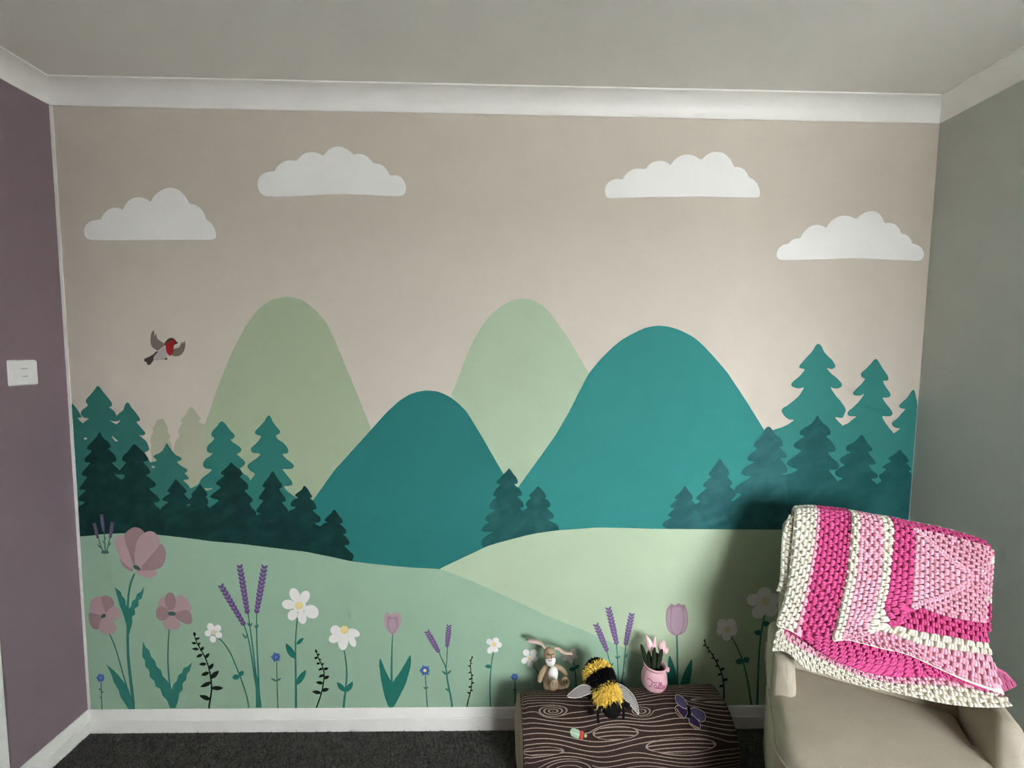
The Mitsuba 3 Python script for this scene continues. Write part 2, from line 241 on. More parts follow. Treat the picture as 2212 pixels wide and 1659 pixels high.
# ---------------------------------------------------------------- the mural: layers of paint on the wall, in millimetres of the wall (x, height)
MURAL = [
["painted_hill","pale sage green painted hill, the left one of the two tall pale hills",1,[["","pale_l",[["P",[[405.5,864.4],[441.2,1095.3],[497.4,1216.3],[545,1344.7],[598.6,1468.4],[656.2,1574.2],[707.1,1638.7],[758.4,1671.2],[812.4,1681.9],[867.5,1667.5],[912.1,1632.7],[953.3,1582.5],[982.5,1518.2],[1010,1446.7],[1056,1331.5],[1105.7,1201],[1189.7,956.4],[1187.5,738.9],[399.9,738.2]],2]],[]]]],
["painted_hill","pale sage green painted hill standing behind the two teal hills",1,[["","pale_r",[["P",[[1329.4,812.1],[1348,1135.5],[1404,1308.1],[1426.5,1367.5],[1452.3,1433.5],[1483.1,1513],[1517.3,1574.9],[1554.7,1624.8],[1597.3,1659.2],[1636.6,1678.3],[1670.8,1685.5],[1708.6,1679.2],[1746.7,1659.3],[1781.6,1625.6],[1847.2,1535.6],[1904.7,1441.1],[1975.4,1333.5],[2062.1,739.7],[1329.1,739]],2]],[]]]],
["painted_hill","larger teal painted hill, with pine trees on its right flank",2,[["","teal_r",[["P",[[1559.7,812.5],[1666.4,976.1],[1749.7,1094.9],[1803,1173.5],[1852.4,1262.3],[1887.7,1336.3],[1924.6,1410],[1965.3,1460.7],[2006,1502.7],[2045.2,1535.9],[2084.6,1558.7],[2130.9,1581.5],[2179.4,1590.6],[2224.9,1586],[2267.3,1572.7],[2311.9,1550.7],[2349.9,1521.7],[2401.4,1470],[2451.5,1414.6],[2491.3,1358.7],[2529.4,1306.1],[2600.8,1199.8],[2737.9,998.3],[2825,759.1],[1560,757.6]],2]],[]]]],
["painted_hill","smaller teal painted hill, lower than the big teal hill",3,[["","teal_l",[["P",[[748.1,738.5],[838.8,861.8],[887.2,919.5],[969.6,1036],[1026.2,1098.3],[1105.5,1187],[1172,1261],[1213.8,1299.7],[1258.9,1327.9],[1309,1340.5],[1357.3,1337.4],[1397.1,1320.3],[1431.7,1296.1],[1466.5,1261.3],[1499.7,1207],[1531.4,1154.2],[1561.4,1101.1],[1605.9,1024.4],[1650.7,954.4],[1719.6,831.1],[1722.4,619.1],[1275.1,610.1],[921.8,665.5]],2]],[]]]],
["painted_tree","faint olive painted pine, the shorter of the two faded trees",2,[["","pale_t",[["P",[[292.8,1091],[286.3,1108.7],[294.5,1126.5],[289.1,1141.6],[293.8,1161.8],[304.5,1179.6],[298.8,1188.3],[310.7,1204.8],[320.1,1222.4],[333.8,1227.5],[342.3,1225.1],[349.9,1205],[360,1184.9],[353.6,1179.9],[365.1,1162.3],[363.4,1152.2],[355.9,1149.6],[368.7,1134.5],[368.4,1020],[289.3,1019.7]],1]],[]]]],
["painted_tree","faint olive painted pine, the taller of the two faded trees",2,[["","pale_t",[["P",[[372.2,1101.5],[378.4,1129.5],[384,1144.7],[399.7,1165],[392.7,1175.1],[395.8,1187.7],[410.3,1210.4],[404.4,1216.7],[407.3,1225.5],[425.3,1243.2],[436.1,1265.8],[446.2,1273.4],[455.6,1263.5],[464.7,1246],[478.7,1229.8],[478.6,1226],[471,1220.9],[475.5,1210.9],[492.6,1208.5],[493.6,1173.1],[488.9,994.9],[385.4,958.5]],1]],[]]]],
["painted_tree","mid green painted pine cut off by the left corner of the room",3,[["","mid_l",[["P",[[6.4,1275.2],[11.4,1281],[18.4,1276.5],[28.4,1262.9],[39.4,1243],[43.7,1234.3],[44.5,1228.1],[46.8,1205.6],[59.3,1170.5],[70.9,993.2],[-6.3,778.8],[8.9,952.3],[8.3,1094.6]],1]],[[[27.5,1228],[40.9,1228.5],[49.6,1231.1],[60.3,1226.9],[72.4,1225.8],[57.2,1215.6],[46.9,1206.8],[38.9,1215.5]],[[46,1150.8],[53.5,1154.9],[61.9,1151.4],[59.2,1147.4],[50.5,1145.8]]]]]],
["painted_tree","tallest mid green painted pine by the left corner",4,[["","mid_l",[["P",[[28.4,1182.9],[52,1210.6],[50.8,1230.6],[46.1,1234.3],[41.5,1246.8],[50.1,1259.3],[65.2,1268.2],[71.8,1276.9],[66,1281.9],[62.9,1290.5],[67,1299.3],[85.1,1318],[99.5,1335.5],[108.7,1348.5],[118,1340.6],[129.1,1323.3],[145,1303.6],[156.2,1286.3],[158.1,1277.6],[154.1,1270],[144.3,1270],[154.8,1261.3],[165.3,1252.6],[171.7,1236.4],[175.8,1221.4],[169.9,1203.3],[175.3,1191.3],[172.8,1146],[194.6,1095.5],[187,952.9],[8.9,952.3],[9.9,1119.9]],1]],[[[27.5,1228],[40.9,1228.5],[49.6,1231.1],[60.3,1226.9],[72.4,1225.8],[57.2,1215.6],[46.9,1206.8],[38.9,1215.5]],[[142.8,1222],[157.1,1215.8],[170.5,1215.1],[186.7,1221.5],[176.4,1210.2],[170.6,1203.4],[156.9,1211.3]],[[148,1162.2],[157.5,1156],[165.6,1148.5],[173.9,1143],[163.9,1138.9],[158.1,1144.7]],[[46,1150.8],[53.5,1154.9],[61.9,1151.4],[59.2,1147.4],[50.5,1145.8]]]]]],
["painted_tree","mid green painted pine with rounded tip, second tall one from the left corner",3,[["","mid_l",[["P",[[153.2,1145.9],[165.3,1186.2],[167.2,1221.4],[172.4,1236.4],[183.2,1246.5],[197.2,1256.6],[201.4,1266.6],[205.8,1280.4],[213.4,1286.7],[220.5,1283],[228.2,1266.8],[242,1249.4],[253.3,1232],[257.2,1222],[252.5,1216.4],[240.2,1215.1],[251.7,1201.9],[260.9,1189.4],[274.8,1173.1],[269.4,1164.2],[259.6,1163.7],[247.4,1165.4],[261.5,1154.1],[275.6,1141.5],[281,1126.4],[285.2,1112.5],[278.6,1103.6],[266.1,1098.5],[277.5,1080.7],[285.2,1063],[310.8,953.4],[162.3,952.8]],1]],[[[142.8,1222],[157.1,1215.8],[170.5,1215.1],[186.7,1221.5],[176.4,1210.2],[170.6,1203.4],[156.9,1211.3]],[[148,1162.2],[157.5,1156],[165.6,1148.5],[173.9,1143],[163.9,1138.9],[158.1,1144.7]]]]]],
["painted_tree","mid green painted pine standing in front of the shorter faded tree",5,[["","mid_l",[["P",[[270.7,994],[276.1,1052.8],[287.7,1062.5],[301.3,1064.3],[313.9,1069.5],[304.4,1075.8],[297.9,1084.7],[310.1,1092.3],[325.2,1098.8],[335.5,1109],[343.6,1124.2],[351.1,1136.9],[358.3,1121.8],[369.8,1104.1],[379.1,1091.4],[391.2,1085.1],[403.3,1080.1],[400.4,1069.9],[382.8,1064.7],[394.6,1052],[411.5,1041.9],[423.5,1033],[418.1,1024],[409.3,1021.4],[420.1,1012.5],[427.5,1001],[419.4,995.9],[401.9,994.5],[413.9,984.3],[424.6,974.1],[427.9,963.8],[447.6,958.7],[480.1,842.1],[255.6,841.6]],1]],[[[289.5,1049],[303,1047.8],[301.4,1040.1],[292.8,1040.6]]]]]],
["painted_tree","mid green painted pine, the left one of the pair before the pale hill",3,[["","mid_c",[["P",[[424.6,960],[461.4,978.1],[468.3,994.8],[478.7,1006.4],[499.1,1020.6],[514.7,1036],[499.8,1037.3],[485.1,1041],[479.4,1052.5],[482.3,1064],[491.5,1076.8],[506.7,1084.5],[519.6,1098.6],[504.8,1098.5],[497.5,1103.5],[496.1,1116.2],[502.3,1129],[518.9,1143],[528,1155.7],[515.9,1162],[516.4,1174.6],[523,1184.8],[538.4,1200],[547.6,1213.9],[555.2,1219],[566.1,1214],[580.1,1192.7],[589.5,1180.1],[600.2,1170.1],[602.4,1161.2],[594.7,1152.3],[583.4,1149.7],[595.4,1138.4],[614.7,1125.8],[625.5,1114.4],[621.4,1102.9],[611.2,1096.5],[606.2,1093.9],[619.4,1082.5],[635.1,1068.6],[637.2,1057.1],[626.9,1046.8],[614.2,1040.3],[628.4,1019.9],[643.1,1012.2],[651.5,1002],[652.4,991.7],[655.6,862.4],[405.3,861.8]],1]],[[[479.5,964.1],[495.6,962.8],[516.8,965.5],[497.8,955.1],[487,954.6]]]]]],
["painted_tree","mid green painted pine, the right one of the pair before the pale hill",4,[["","mid_c",[["P",[[646.9,976.3],[652.5,994.3],[665.4,1007.2],[673.3,1021.4],[653.7,1031.5],[644.3,1045.6],[647.1,1055.8],[662.4,1067.4],[682.7,1080.3],[698.2,1096.9],[666,1099.3],[658.8,1109.5],[661.7,1119.7],[677,1132.5],[689.8,1145.2],[701.6,1164.3],[683.1,1168],[675.9,1176.9],[679.9,1184.5],[694,1198.5],[711.9,1216.3],[721.1,1234],[730,1242.1],[737.3,1237.9],[741.7,1221.5],[753.6,1203.9],[768,1187.5],[771.4,1178.7],[765,1171.1],[752.5,1167.2],[759.5,1152],[779.1,1140.7],[795.9,1120.4],[800,1105.1],[792.8,1097.4],[774.1,1097.3],[787.3,1079.5],[809.3,1063],[819,1051.5],[813.7,1041.2],[798.6,1037.3],[772.5,1039.8],[785.7,1021.8],[800.2,1002.6],[811.1,987.2],[809.5,976.9],[794.4,972.9],[778.1,974.2],[784,958.7],[803.6,943.2],[823.3,929.1],[833.1,920],[836.7,862.8],[630.5,862.3]],1]],[]]]],
["painted_tree","very dark green painted pine, tall one at the left corner",6,[["","dark_l",[["P",[[9.7,890.1],[25.7,897.9],[40.1,910.8],[19.2,912],[12,915.8],[13.8,924.8],[28.2,939],[46.5,955.7],[24.4,956.9],[18.6,962],[35.8,982.5],[54.5,1006.9],[39.9,1009.3],[31.7,1015.7],[34.6,1023.3],[51.6,1041.2],[67.5,1060.4],[52.7,1060.3],[45.3,1066.6],[47.6,1076.7],[64.4,1092],[76.3,1106],[60.5,1108.4],[56.1,1116],[61.4,1123.6],[79.5,1140.1],[97.8,1160.4],[105.5,1175.5],[111.8,1170.5],[114.8,1157.9],[126.4,1146.7],[138.1,1137.9],[144.7,1125.3],[144.3,1117.7],[131.9,1113.9],[145.9,1101.3],[158.6,1087.4],[162.8,1074.8],[161,1064.6],[143.6,1060.7],[155.1,1046.8],[171.6,1032.9],[175.6,1016.3],[176.9,994.6],[199.6,957.5],[201,750.4],[6.9,750.2]],1]],[[[149.8,1017.5],[165.6,1014.7],[189.1,1016.4],[189.7,1003.6],[176.9,994.6],[165,1003.5]]]]]],
["painted_tree","very dark green painted pine, second tall one from the left corner",7,[["","dark_l",[["P",[[163.2,970.2],[176.9,995.9],[170.9,1021.4],[174,1032.9],[187.1,1046.9],[199,1062.3],[185.7,1067.3],[183.8,1077.4],[189.3,1087.6],[204.7,1100.4],[220.5,1120.7],[230.9,1131.4],[239.2,1125.9],[249.7,1114.5],[263.7,1100.7],[275.2,1084.2],[279.6,1072.8],[274.3,1066.4],[258.2,1063.8],[273.4,1047.3],[283.7,1032.1],[285.7,1023.1],[279.3,1018],[265.6,1015.4],[283.4,1000.1],[299.9,984.8],[304.4,975.9],[296.6,966.9],[275.3,962.9],[290.5,945],[307.3,932.2],[314.2,921.9],[315.1,915.5],[306.2,910.3],[289.9,907.6],[300.4,893.5],[314.9,884.5],[313.5,750.5],[151.2,750.3]],1]],[[[149.8,1017.5],[165.6,1014.7],[189.1,1016.4],[189.7,1003.6],[176.9,994.6],[165,1003.5]]]]]],
["painted_tree","small dark green painted pine beside the tiniest dark tree, on its left",6,[["","dark_l",[["P",[[314.9,884.5],[330.5,898.7],[348.5,910.4],[328.8,914.2],[322.8,920.6],[334.6,932.3],[356.3,945.2],[342.9,951.6],[350.9,963.2],[368,983.8],[376.9,1000.5],[384.5,991.6],[398.5,973.7],[415.1,955.7],[414.7,946.7],[404.6,942.8],[414,930],[423.6,922.2],[422.3,892.5],[426.2,750.6],[301,750.5]],1]],[[[410.2,900.2],[431.6,905.5],[419.8,892]]]]]],
["painted_tree","tiniest dark green painted pine of the left forest",7,[["","dark_l",[["P",[[417.3,892.5],[418.2,911.9],[424.8,921],[437.8,932.6],[431.8,939],[442.3,950.7],[457.9,968.7],[467.2,981.6],[475.3,967.5],[489.5,949.5],[494,936.7],[483.9,934.1],[493.3,919.9],[495.4,909.5],[487.5,899.2],[499.6,890.1],[514.1,750.7],[401.1,750.6]],1]],[[[410.2,900.2],[431.6,905.5],[419.8,892]]]]]],
["painted_tree","broad dark green painted pine under the pair of mid green pines",8,[["","dark_l",[["P",[[497.6,889.2],[516.8,900.9],[537.4,917.8],[515.2,924.2],[503,929.3],[503.2,935.8],[526.3,952.6],[546.9,969.4],[527.3,978.4],[526.3,984.8],[540.5,997.7],[561,1014.5],[547.5,1017],[545.3,1024.7],[562,1038.8],[577.4,1052.9],[585.3,1065.8],[594.8,1053],[609.3,1041.6],[621.4,1032.7],[625.9,1019.9],[623.2,1013.4],[614.4,1009.6],[627.6,996.8],[643.3,981.4],[646.7,969.8],[643.9,960.8],[628.8,956.9],[643.2,941.4],[657.8,927.2],[661.1,914.3],[647.1,906.5],[656.5,888.4],[672.3,874.1],[692.6,638],[447.8,638]],1]],[]]]],
["painted_tree","dark green painted pine overlapping the right mid green pine",7,[["","dark_l",[["P",[[670.6,859.8],[691,869],[675.9,870.2],[671.2,878],[684.3,896.2],[702.6,919.6],[685.1,922.2],[682.8,928.6],[695.9,946.8],[710.3,967.5],[701.6,968.7],[698.1,975.2],[707.3,989.4],[724.1,1007.4],[730.7,1021.6],[739.8,1031.9],[745.7,1021.7],[751.6,1007.6],[764.8,989.6],[772,979.3],[771.7,967.7],[759,963.8],[771,943.1],[783.1,927.6],[784,914.7],[767.6,912],[782.2,893.9],[794.3,877],[781.3,862.7],[815.5,637.9],[622.5,638]],1]],[]]]],
["painted_tree","dark green painted pine touching the foot of the teal hill, second from the end",6,[["","dark_l",[["P",[[776.1,857.4],[794.3,877],[807,882.3],[823.6,890.1],[802.4,896.6],[802.7,909.5],[813,920],[832.1,929.1],[820.9,934.2],[819.9,940.7],[831.4,949.8],[845.4,958.9],[854.2,977],[864.5,966.7],[876.5,946.1],[883.7,931.8],[881.2,929.2],[873.6,927.9],[888.4,915],[898.1,899.4],[899,885.1],[882.6,881.2],[898.6,865.6],[911,855.1],[914.4,839.5],[902.9,831.6],[887.7,832.6],[900.1,821.1],[912.7,816.7],[956.5,637.9],[745.2,638]],1]],[]]]],
["painted_tree","last and lowest dark green painted pine of the left forest",7,[["","dark_l",[["P",[[884.7,812.9],[913.9,818.2],[923,828.7],[940.8,834],[930.7,836.6],[927.8,841.8],[936.1,852.3],[954.2,869.3],[965.9,885],[974.5,873.2],[984.3,856.3],[994.2,845.9],[997.8,832.8],[982.5,827.5],[998.7,815.7],[1008.6,802.6],[1009.7,789.5],[993.1,788.2],[1008.2,776.3],[1020.5,757.9],[1020.3,744.7],[997.4,743.4],[1014.9,726.2],[1029.9,710.3],[1036.2,702.4],[1030.7,683.8],[1021.8,637.9],[833.1,637.9]],1]],[]]]],
["painted_tree","dark teal painted pine, the taller of the pair between the teal hills",5,[["","dark_c",[["P",[[1532,732.3],[1522.9,748.5],[1525,764.8],[1540.7,778.7],[1556.4,790.3],[1575.5,798.5],[1545.1,796.1],[1524.9,798.4],[1522.6,808.8],[1538.3,825],[1556.2,835.4],[1542.7,838.8],[1537,845.7],[1540.3,854.9],[1556,868.8],[1578.3,882.6],[1560.3,886],[1553.6,889.5],[1552.4,900.9],[1564.6,919.3],[1583.5,934.3],[1569,937.6],[1568.9,946.8],[1582.2,967.4],[1597.7,983.4],[1582,987.9],[1580.9,995.8],[1595.3,1008.4],[1606.3,1022.1],[1618.5,1032.4],[1627.3,1047.1],[1636.3,1035.8],[1644.3,1023.4],[1655.6,1010.9],[1662.4,995],[1660.3,985.9],[1646.9,983.6],[1658.2,974.5],[1671.7,963.1],[1678.6,947.1],[1676.5,939.1],[1658.6,936.8],[1672.1,925.4],[1682.4,912.8],[1685.9,899],[1683.7,894.4],[1668,893.2],[1681.7,878.3],[1697,725.4],[1532,725.3]],1]],[]]]],
["painted_tree","dark teal painted pine, the shorter of the pair between the teal hills",6,[["","dark_c",[["P",[[1668.3,862.2],[1680.5,877.2],[1690.6,885.2],[1701.7,894.5],[1694.9,899],[1692.6,908.2],[1701.4,919.7],[1714.7,932.4],[1703.4,938.1],[1714.5,949.6],[1727.8,963.3],[1739.9,978.2],[1750.2,965.7],[1763.8,952],[1773.1,933.7],[1764.2,930.2],[1777.8,922.3],[1787,910.8],[1787.2,897],[1773.8,890.1],[1787.5,879.7],[1800.1,867.1],[1802.5,855.5],[1797,848.6],[1779,845.1],[1797.2,835.9],[1815.5,825.5],[1820.1,818.6],[1823.1,802.3],[1818.9,758.1],[1651.6,734.7]],1]],[]]]],
["painted_tree","teal green painted pine, tallest of the right forest",3,[["","mid_r",[["P",[[2602.9,1187],[2635.3,1198.2],[2662.4,1206.6],[2689.4,1217.7],[2718.5,1238.5],[2693.6,1239.7],[2676.4,1253.3],[2664.3,1272.4],[2669.2,1283.3],[2685.2,1291.6],[2708.9,1310.9],[2729.7,1330.1],[2749.6,1365.6],[2725.4,1357.3],[2697.5,1366.6],[2696.8,1378.7],[2712.4,1392.4],[2730.6,1408.8],[2748.3,1433.3],[2723.6,1435.7],[2723.1,1443.8],[2733.3,1457.4],[2751.1,1479.1],[2769.1,1498],[2783.8,1525],[2791.7,1529.1],[2801.6,1523.8],[2815.4,1498.5],[2830.1,1482.5],[2847.4,1469.2],[2864,1445.1],[2857.6,1436.9],[2846.9,1432.8],[2827.3,1439.4],[2845.1,1417.9],[2868.1,1401.9],[2888.6,1383],[2893.5,1370.9],[2884.5,1361.3],[2865.4,1358.4],[2845.7,1366.4],[2866.8,1336.6],[2887.5,1315],[2905.5,1293.2],[2914.8,1276.9],[2907.6,1260.4],[2904.4,1246.6],[2887.7,1247.9],[2872.3,1250.5],[2887.3,1232.8],[2906.3,1217.2],[2971.4,768.5],[2532.1,768]],1]],[]]]],
["painted_tree","teal green painted pine, second tallest of the right forest",4,[["","mid_r",[["P",[[2902.2,1216.9],[2926.5,1226.2],[2942.1,1241.4],[2959.3,1253.9],[2935.7,1253.7],[2923.1,1256.4],[2919.4,1270.1],[2941.7,1288],[2962.4,1310.1],[2983.6,1343],[2963.6,1331.9],[2941.4,1334.5],[2935.3,1342.6],[2948,1359.1],[2966.2,1375.5],[2982.5,1398.8],[2969.9,1401.4],[2963.9,1408.1],[2963.2,1418.9],[2981.3,1435.3],[2996.6,1451.7],[3009,1470.7],[3017.1,1473.5],[3025.8,1466.8],[3038.3,1446.7],[3056.5,1422.5],[3065.6,1411.7],[3072.3,1395.5],[3061.7,1389.9],[3047.7,1392.5],[3060.5,1368.2],[3081.6,1343.8],[3083.8,1332.9],[3074.6,1326],[3049.6,1327.1],[3068,1302.7],[3092.2,1275.4],[3097.4,1261.7],[3085.5,1253.4],[3052,1255.9],[3070.7,1228.5],[3089,1206.5],[3107,1188.6],[3155.7,768.8],[2897.8,768.5]],1]],[]]]],
["painted_tree","teal green painted pine cut off by the right corner of the room",5,[["","mid_r",[["P",[[3104.3,1187.8],[3117.6,1195.6],[3133.3,1209.6],[3113.8,1209.4],[3099.3,1217.6],[3095.5,1231.4],[3114,1243.9],[3129.3,1261.9],[3147.1,1284],[3133.2,1283.9],[3121.8,1288],[3118.3,1297.5],[3136.5,1314.1],[3151.9,1330.7],[3161.5,1349.9],[3169.2,1358.1],[3175.1,1352.7],[3182.6,1328.2],[3190.6,1303.6],[3190.8,768.8],[3081.9,768.7]],1]],[]]]],
["painted_tree","dark teal painted pine, smallest and first of the right forest",6,[["","dark_r",[["P",[[2253.1,805.5],[2241.6,809.8],[2227.2,818.5],[2221.2,828.5],[2234.8,841.5],[2259.7,856],[2239.8,861.7],[2253.3,877.5],[2269.8,890.4],[2247,897.5],[2260.5,911.9],[2279.7,927.7],[2268.3,929.1],[2265.3,934.8],[2279,946.2],[2295.2,963.4],[2304.4,981.9],[2314.8,966.3],[2329.6,949.3],[2337.2,935],[2336.1,927.8],[2330.6,923.5],[2351,907.3],[2384.9,771],[2254.3,770.8]],1]],[]]]],
["painted_tree","dark teal painted pine, second from the low end of the right forest",7,[["","dark_r",[["P",[[2348.2,907.3],[2370.3,919.4],[2358.8,923.6],[2348.6,932.2],[2368.9,952.2],[2393.5,972.3],[2377.8,976.5],[2373.3,983.6],[2389.4,1000.8],[2408.4,1017.9],[2397,1020.7],[2393.9,1029.2],[2409.9,1049.1],[2425.8,1071.8],[2435.7,1088.8],[2448.4,1069.1],[2463.2,1052.2],[2473.8,1035.2],[2474.4,1022.4],[2464.7,1019.5],[2479.5,1004],[2490,989.8],[2475,978.3],[2492.5,966.9],[2510.3,949.9],[2496.8,935.5],[2484.7,922.6],[2494.8,918.3],[2524.5,771.2],[2339.5,770.9]],1]],[]]]],
["painted_tree","dark teal painted pine with blunt tip, in front of the teal hill edge",8,[["","dark_r",[["P",[[2490.6,917.7],[2514,931.3],[2530.3,945.6],[2507.3,952.7],[2495.6,961.2],[2503.4,977],[2519.7,989.9],[2544.4,1004.2],[2563.4,1019.9],[2543.7,1019.9],[2529.4,1022.6],[2519.1,1031.1],[2528.3,1046.8],[2547.3,1061],[2572,1075.3],[2560.6,1076.7],[2544.9,1080.9],[2541.6,1090.7],[2558.9,1110.6],[2580.6,1127.6],[2560.5,1136],[2568.2,1150.1],[2584.2,1165.7],[2599.9,1188.2],[2604.7,1203.7],[2615.5,1212.1],[2624.1,1209.4],[2633.1,1198.2],[2645.2,1181.5],[2665.6,1168.9],[2675,1152.1],[2677.3,1135.2],[2659.1,1133.7],[2676.7,1121.1],[2693.2,1104.2],[2696.6,1092.9],[2684.1,1090],[2667.1,1089.9],[2682,1075.9],[2695.7,1058.9],[2700.9,1041.9],[2698.5,1033.3],[2676.1,1029],[2676.4,1024.7],[2696.2,1024.8],[2724.6,771.4],[2481.7,771.1]],1]],[]]]],
["painted_tree","dark teal painted pine, tallest dark one of the right forest",7,[["","dark_r2",[["P",[[2667.7,1023.1],[2695.1,1024.5],[2719.1,1031.3],[2744.2,1046.8],[2717.9,1052.8],[2695.9,1064.9],[2698.2,1077.2],[2727.5,1098.7],[2753.6,1120.1],[2725.7,1129.1],[2715.9,1141.2],[2739,1162.6],[2762.5,1176.4],[2741,1180.8],[2738.8,1192.9],[2754.6,1206.6],[2781,1221.9],[2795.2,1238.6],[2803.7,1258.2],[2813.2,1241.7],[2826.3,1226.7],[2848.5,1211.7],[2860.1,1195.2],[2858,1181.5],[2840,1176.8],[2860.8,1160.3],[2879,1139.1],[2884.6,1122.4],[2875.9,1114.7],[2850,1114.5],[2868.1,1093.3],[2893.8,1075],[2902.4,1059.8],[2895.5,1047.5],[2880.4,1044.3],[2858.9,1045.8],[2878.7,1022.8],[2900.1,1000.7],[2925.4,768.5],[2678,768.2]],1]],[]]]],
["painted_tree","dark teal painted pine, second from the right corner",6,[["","dark_r2",[["P",[[2895.6,999.8],[2923.9,1012.2],[2900.6,1016.7],[2887.7,1025.9],[2886.9,1039.7],[2901.4,1052.1],[2925.2,1062.9],[2902.9,1075.1],[2902,1090.4],[2922.6,1102.7],[2946.2,1115.1],[2927.7,1118],[2922.3,1130.2],[2929.1,1142.4],[2952.8,1153.2],[2970,1170],[2982.7,1185.3],[2991.4,1170.2],[3008.1,1148.9],[3024.8,1129.2],[3028.5,1120.1],[3008.9,1115.4],[3027.3,1094.1],[3043.9,1075.8],[3043.1,1066.5],[3012.5,1064.9],[3034,1041.9],[3056.8,1025.1],[3054.5,1014.3],[3025.6,1009.5],[3056.2,990.2],[3081.9,768.7],[2897.8,768.5]],1]],[]]]],
["painted_tree","dark teal painted pine next to the right corner",7,[["","dark_r2",[["P",[[3053.1,990.2],[3074,1000.5],[3056.9,1023.5],[3071.6,1032.9],[3089,1048.3],[3067,1054.4],[3081.5,1066.7],[3106.6,1080.7],[3087.5,1089.8],[3106.5,1102.1],[3124,1114.5],[3135.3,1128.3],[3145.4,1116.1],[3162.2,1097.8],[3175.9,1079.5],[3162.6,1071.7],[3177.3,1061],[3186,1048.8],[3172.7,1041],[3189.6,1029.7],[3189,768.8],[3063.4,768.7]],1]],[]]]],
["painted_meadow","light green painted meadow in front of the teal hills",9,[["","mead_r",[["P",[[1274.7,535.8],[1360.8,648.9],[1426.7,682.1],[1506.8,720.8],[1538.7,737.4],[1581.4,752.1],[1629.4,765],[1697,783.5],[1741.5,792.7],[1818.2,803.8],[1898.6,809.5],[1966.6,815.1],[2078,813.5],[2189.7,810],[2439.4,808.6],[2686.8,808.1],[2895.3,807.5],[3191.8,804.3],[3193.2,66.5],[2006.6,64.9],[1271.8,70]],1]],[]]]],
["painted_meadow","sage green painted meadow full of painted flowers",10,[["","mead_l",[["P",[[1,776.6],[48.4,779.3],[91.7,785.7],[169.2,789.4],[229.5,788.6],[306.8,783.3],[401.4,772.6],[504.9,758.2],[608.9,749.3],[730.5,733],[852.7,718.5],[948.9,698.5],[1027.8,680.2],[1116,669.2],[1186.7,661.8],[1275.4,654.4],[1364.3,649.8],[1417.8,630.4],[1467.8,610],[1543.2,576.4],[1624.3,537.1],[1696.8,501.4],[1767.8,467.3],[1855.6,429.3],[1941.9,394.9],[1991.8,370],[2185.1,286.9],[2373.7,189.3],[2529.1,51.4],[2380,32.8],[-3.9,46.4]],1]],[]]]],
["painted_cloud","white painted cloud nearest the mauve wall",1,[["","white",[["P",[[93.1,1903.4],[96.3,1917.5],[106.6,1931.8],[121.3,1940.7],[138,1944],[155.9,1946.6],[158.7,1954.9],[170.2,1970.3],[185,1982.2],[201.9,1988.3],[218.4,1987.9],[233.4,1981.8],[235.8,1984.2],[242.4,1997.1],[255.1,2012.5],[272.1,2022.8],[291.2,2026.4],[309.9,2024.4],[323.8,2018.3],[334.1,2010.7],[336.6,2015],[348.1,2032.7],[367.8,2048.2],[389.5,2059],[408.6,2061.6],[425,2058.9],[441.1,2049.4],[454.7,2035.6],[464.7,2020.6],[470.4,2005.9],[486.5,2005.2],[502.8,1996.6],[516.5,1982.7],[524.1,1966.4],[527.1,1952.3],[541.1,1943.1],[552.5,1930.3],[559,1915],[562.1,1900.9],[560.4,1889],[552.9,1881.8],[536.2,1880.3],[428.7,1878.8],[285.8,1875.5],[167,1873.4],[119.7,1873.1],[103.4,1877.6],[95.7,1886.9]],1]],[]]]],
["painted_cloud","largest white painted cloud above the left pale hill",1,[["","white",[["P",[[715,2078.9],[717.6,2093.4],[726.7,2108],[740.3,2117.4],[759.2,2122.9],[778.5,2124],[780.9,2132.4],[793.3,2147],[811,2159.1],[832.6,2163.4],[856.6,2161.2],[862.1,2167.8],[875.8,2182.4],[894.8,2191.9],[913.5,2194],[934.8,2189.5],[951.3,2180.4],[956.2,2186.5],[969.9,2202.4],[988.9,2212.3],[1010.4,2214.8],[1031.7,2208.7],[1050.2,2196],[1059.5,2186.5],[1077,2190.5],[1095.8,2188.2],[1114.4,2176.3],[1129.8,2157.4],[1146.5,2157.7],[1165.3,2149.6],[1178.6,2135.4],[1189.2,2115.9],[1205.5,2118.8],[1221.6,2115.1],[1235.1,2104.8],[1244.4,2087.8],[1247,2074.6],[1244.2,2058.7],[1236,2048],[1221,2044.5],[1172.2,2044.8],[1104.5,2047.9],[1036.9,2048.7],[969.4,2046.8],[901.9,2042],[807.6,2036.2],[745.8,2036],[728.6,2042.3],[718.4,2057.9]],1]],[]]]],
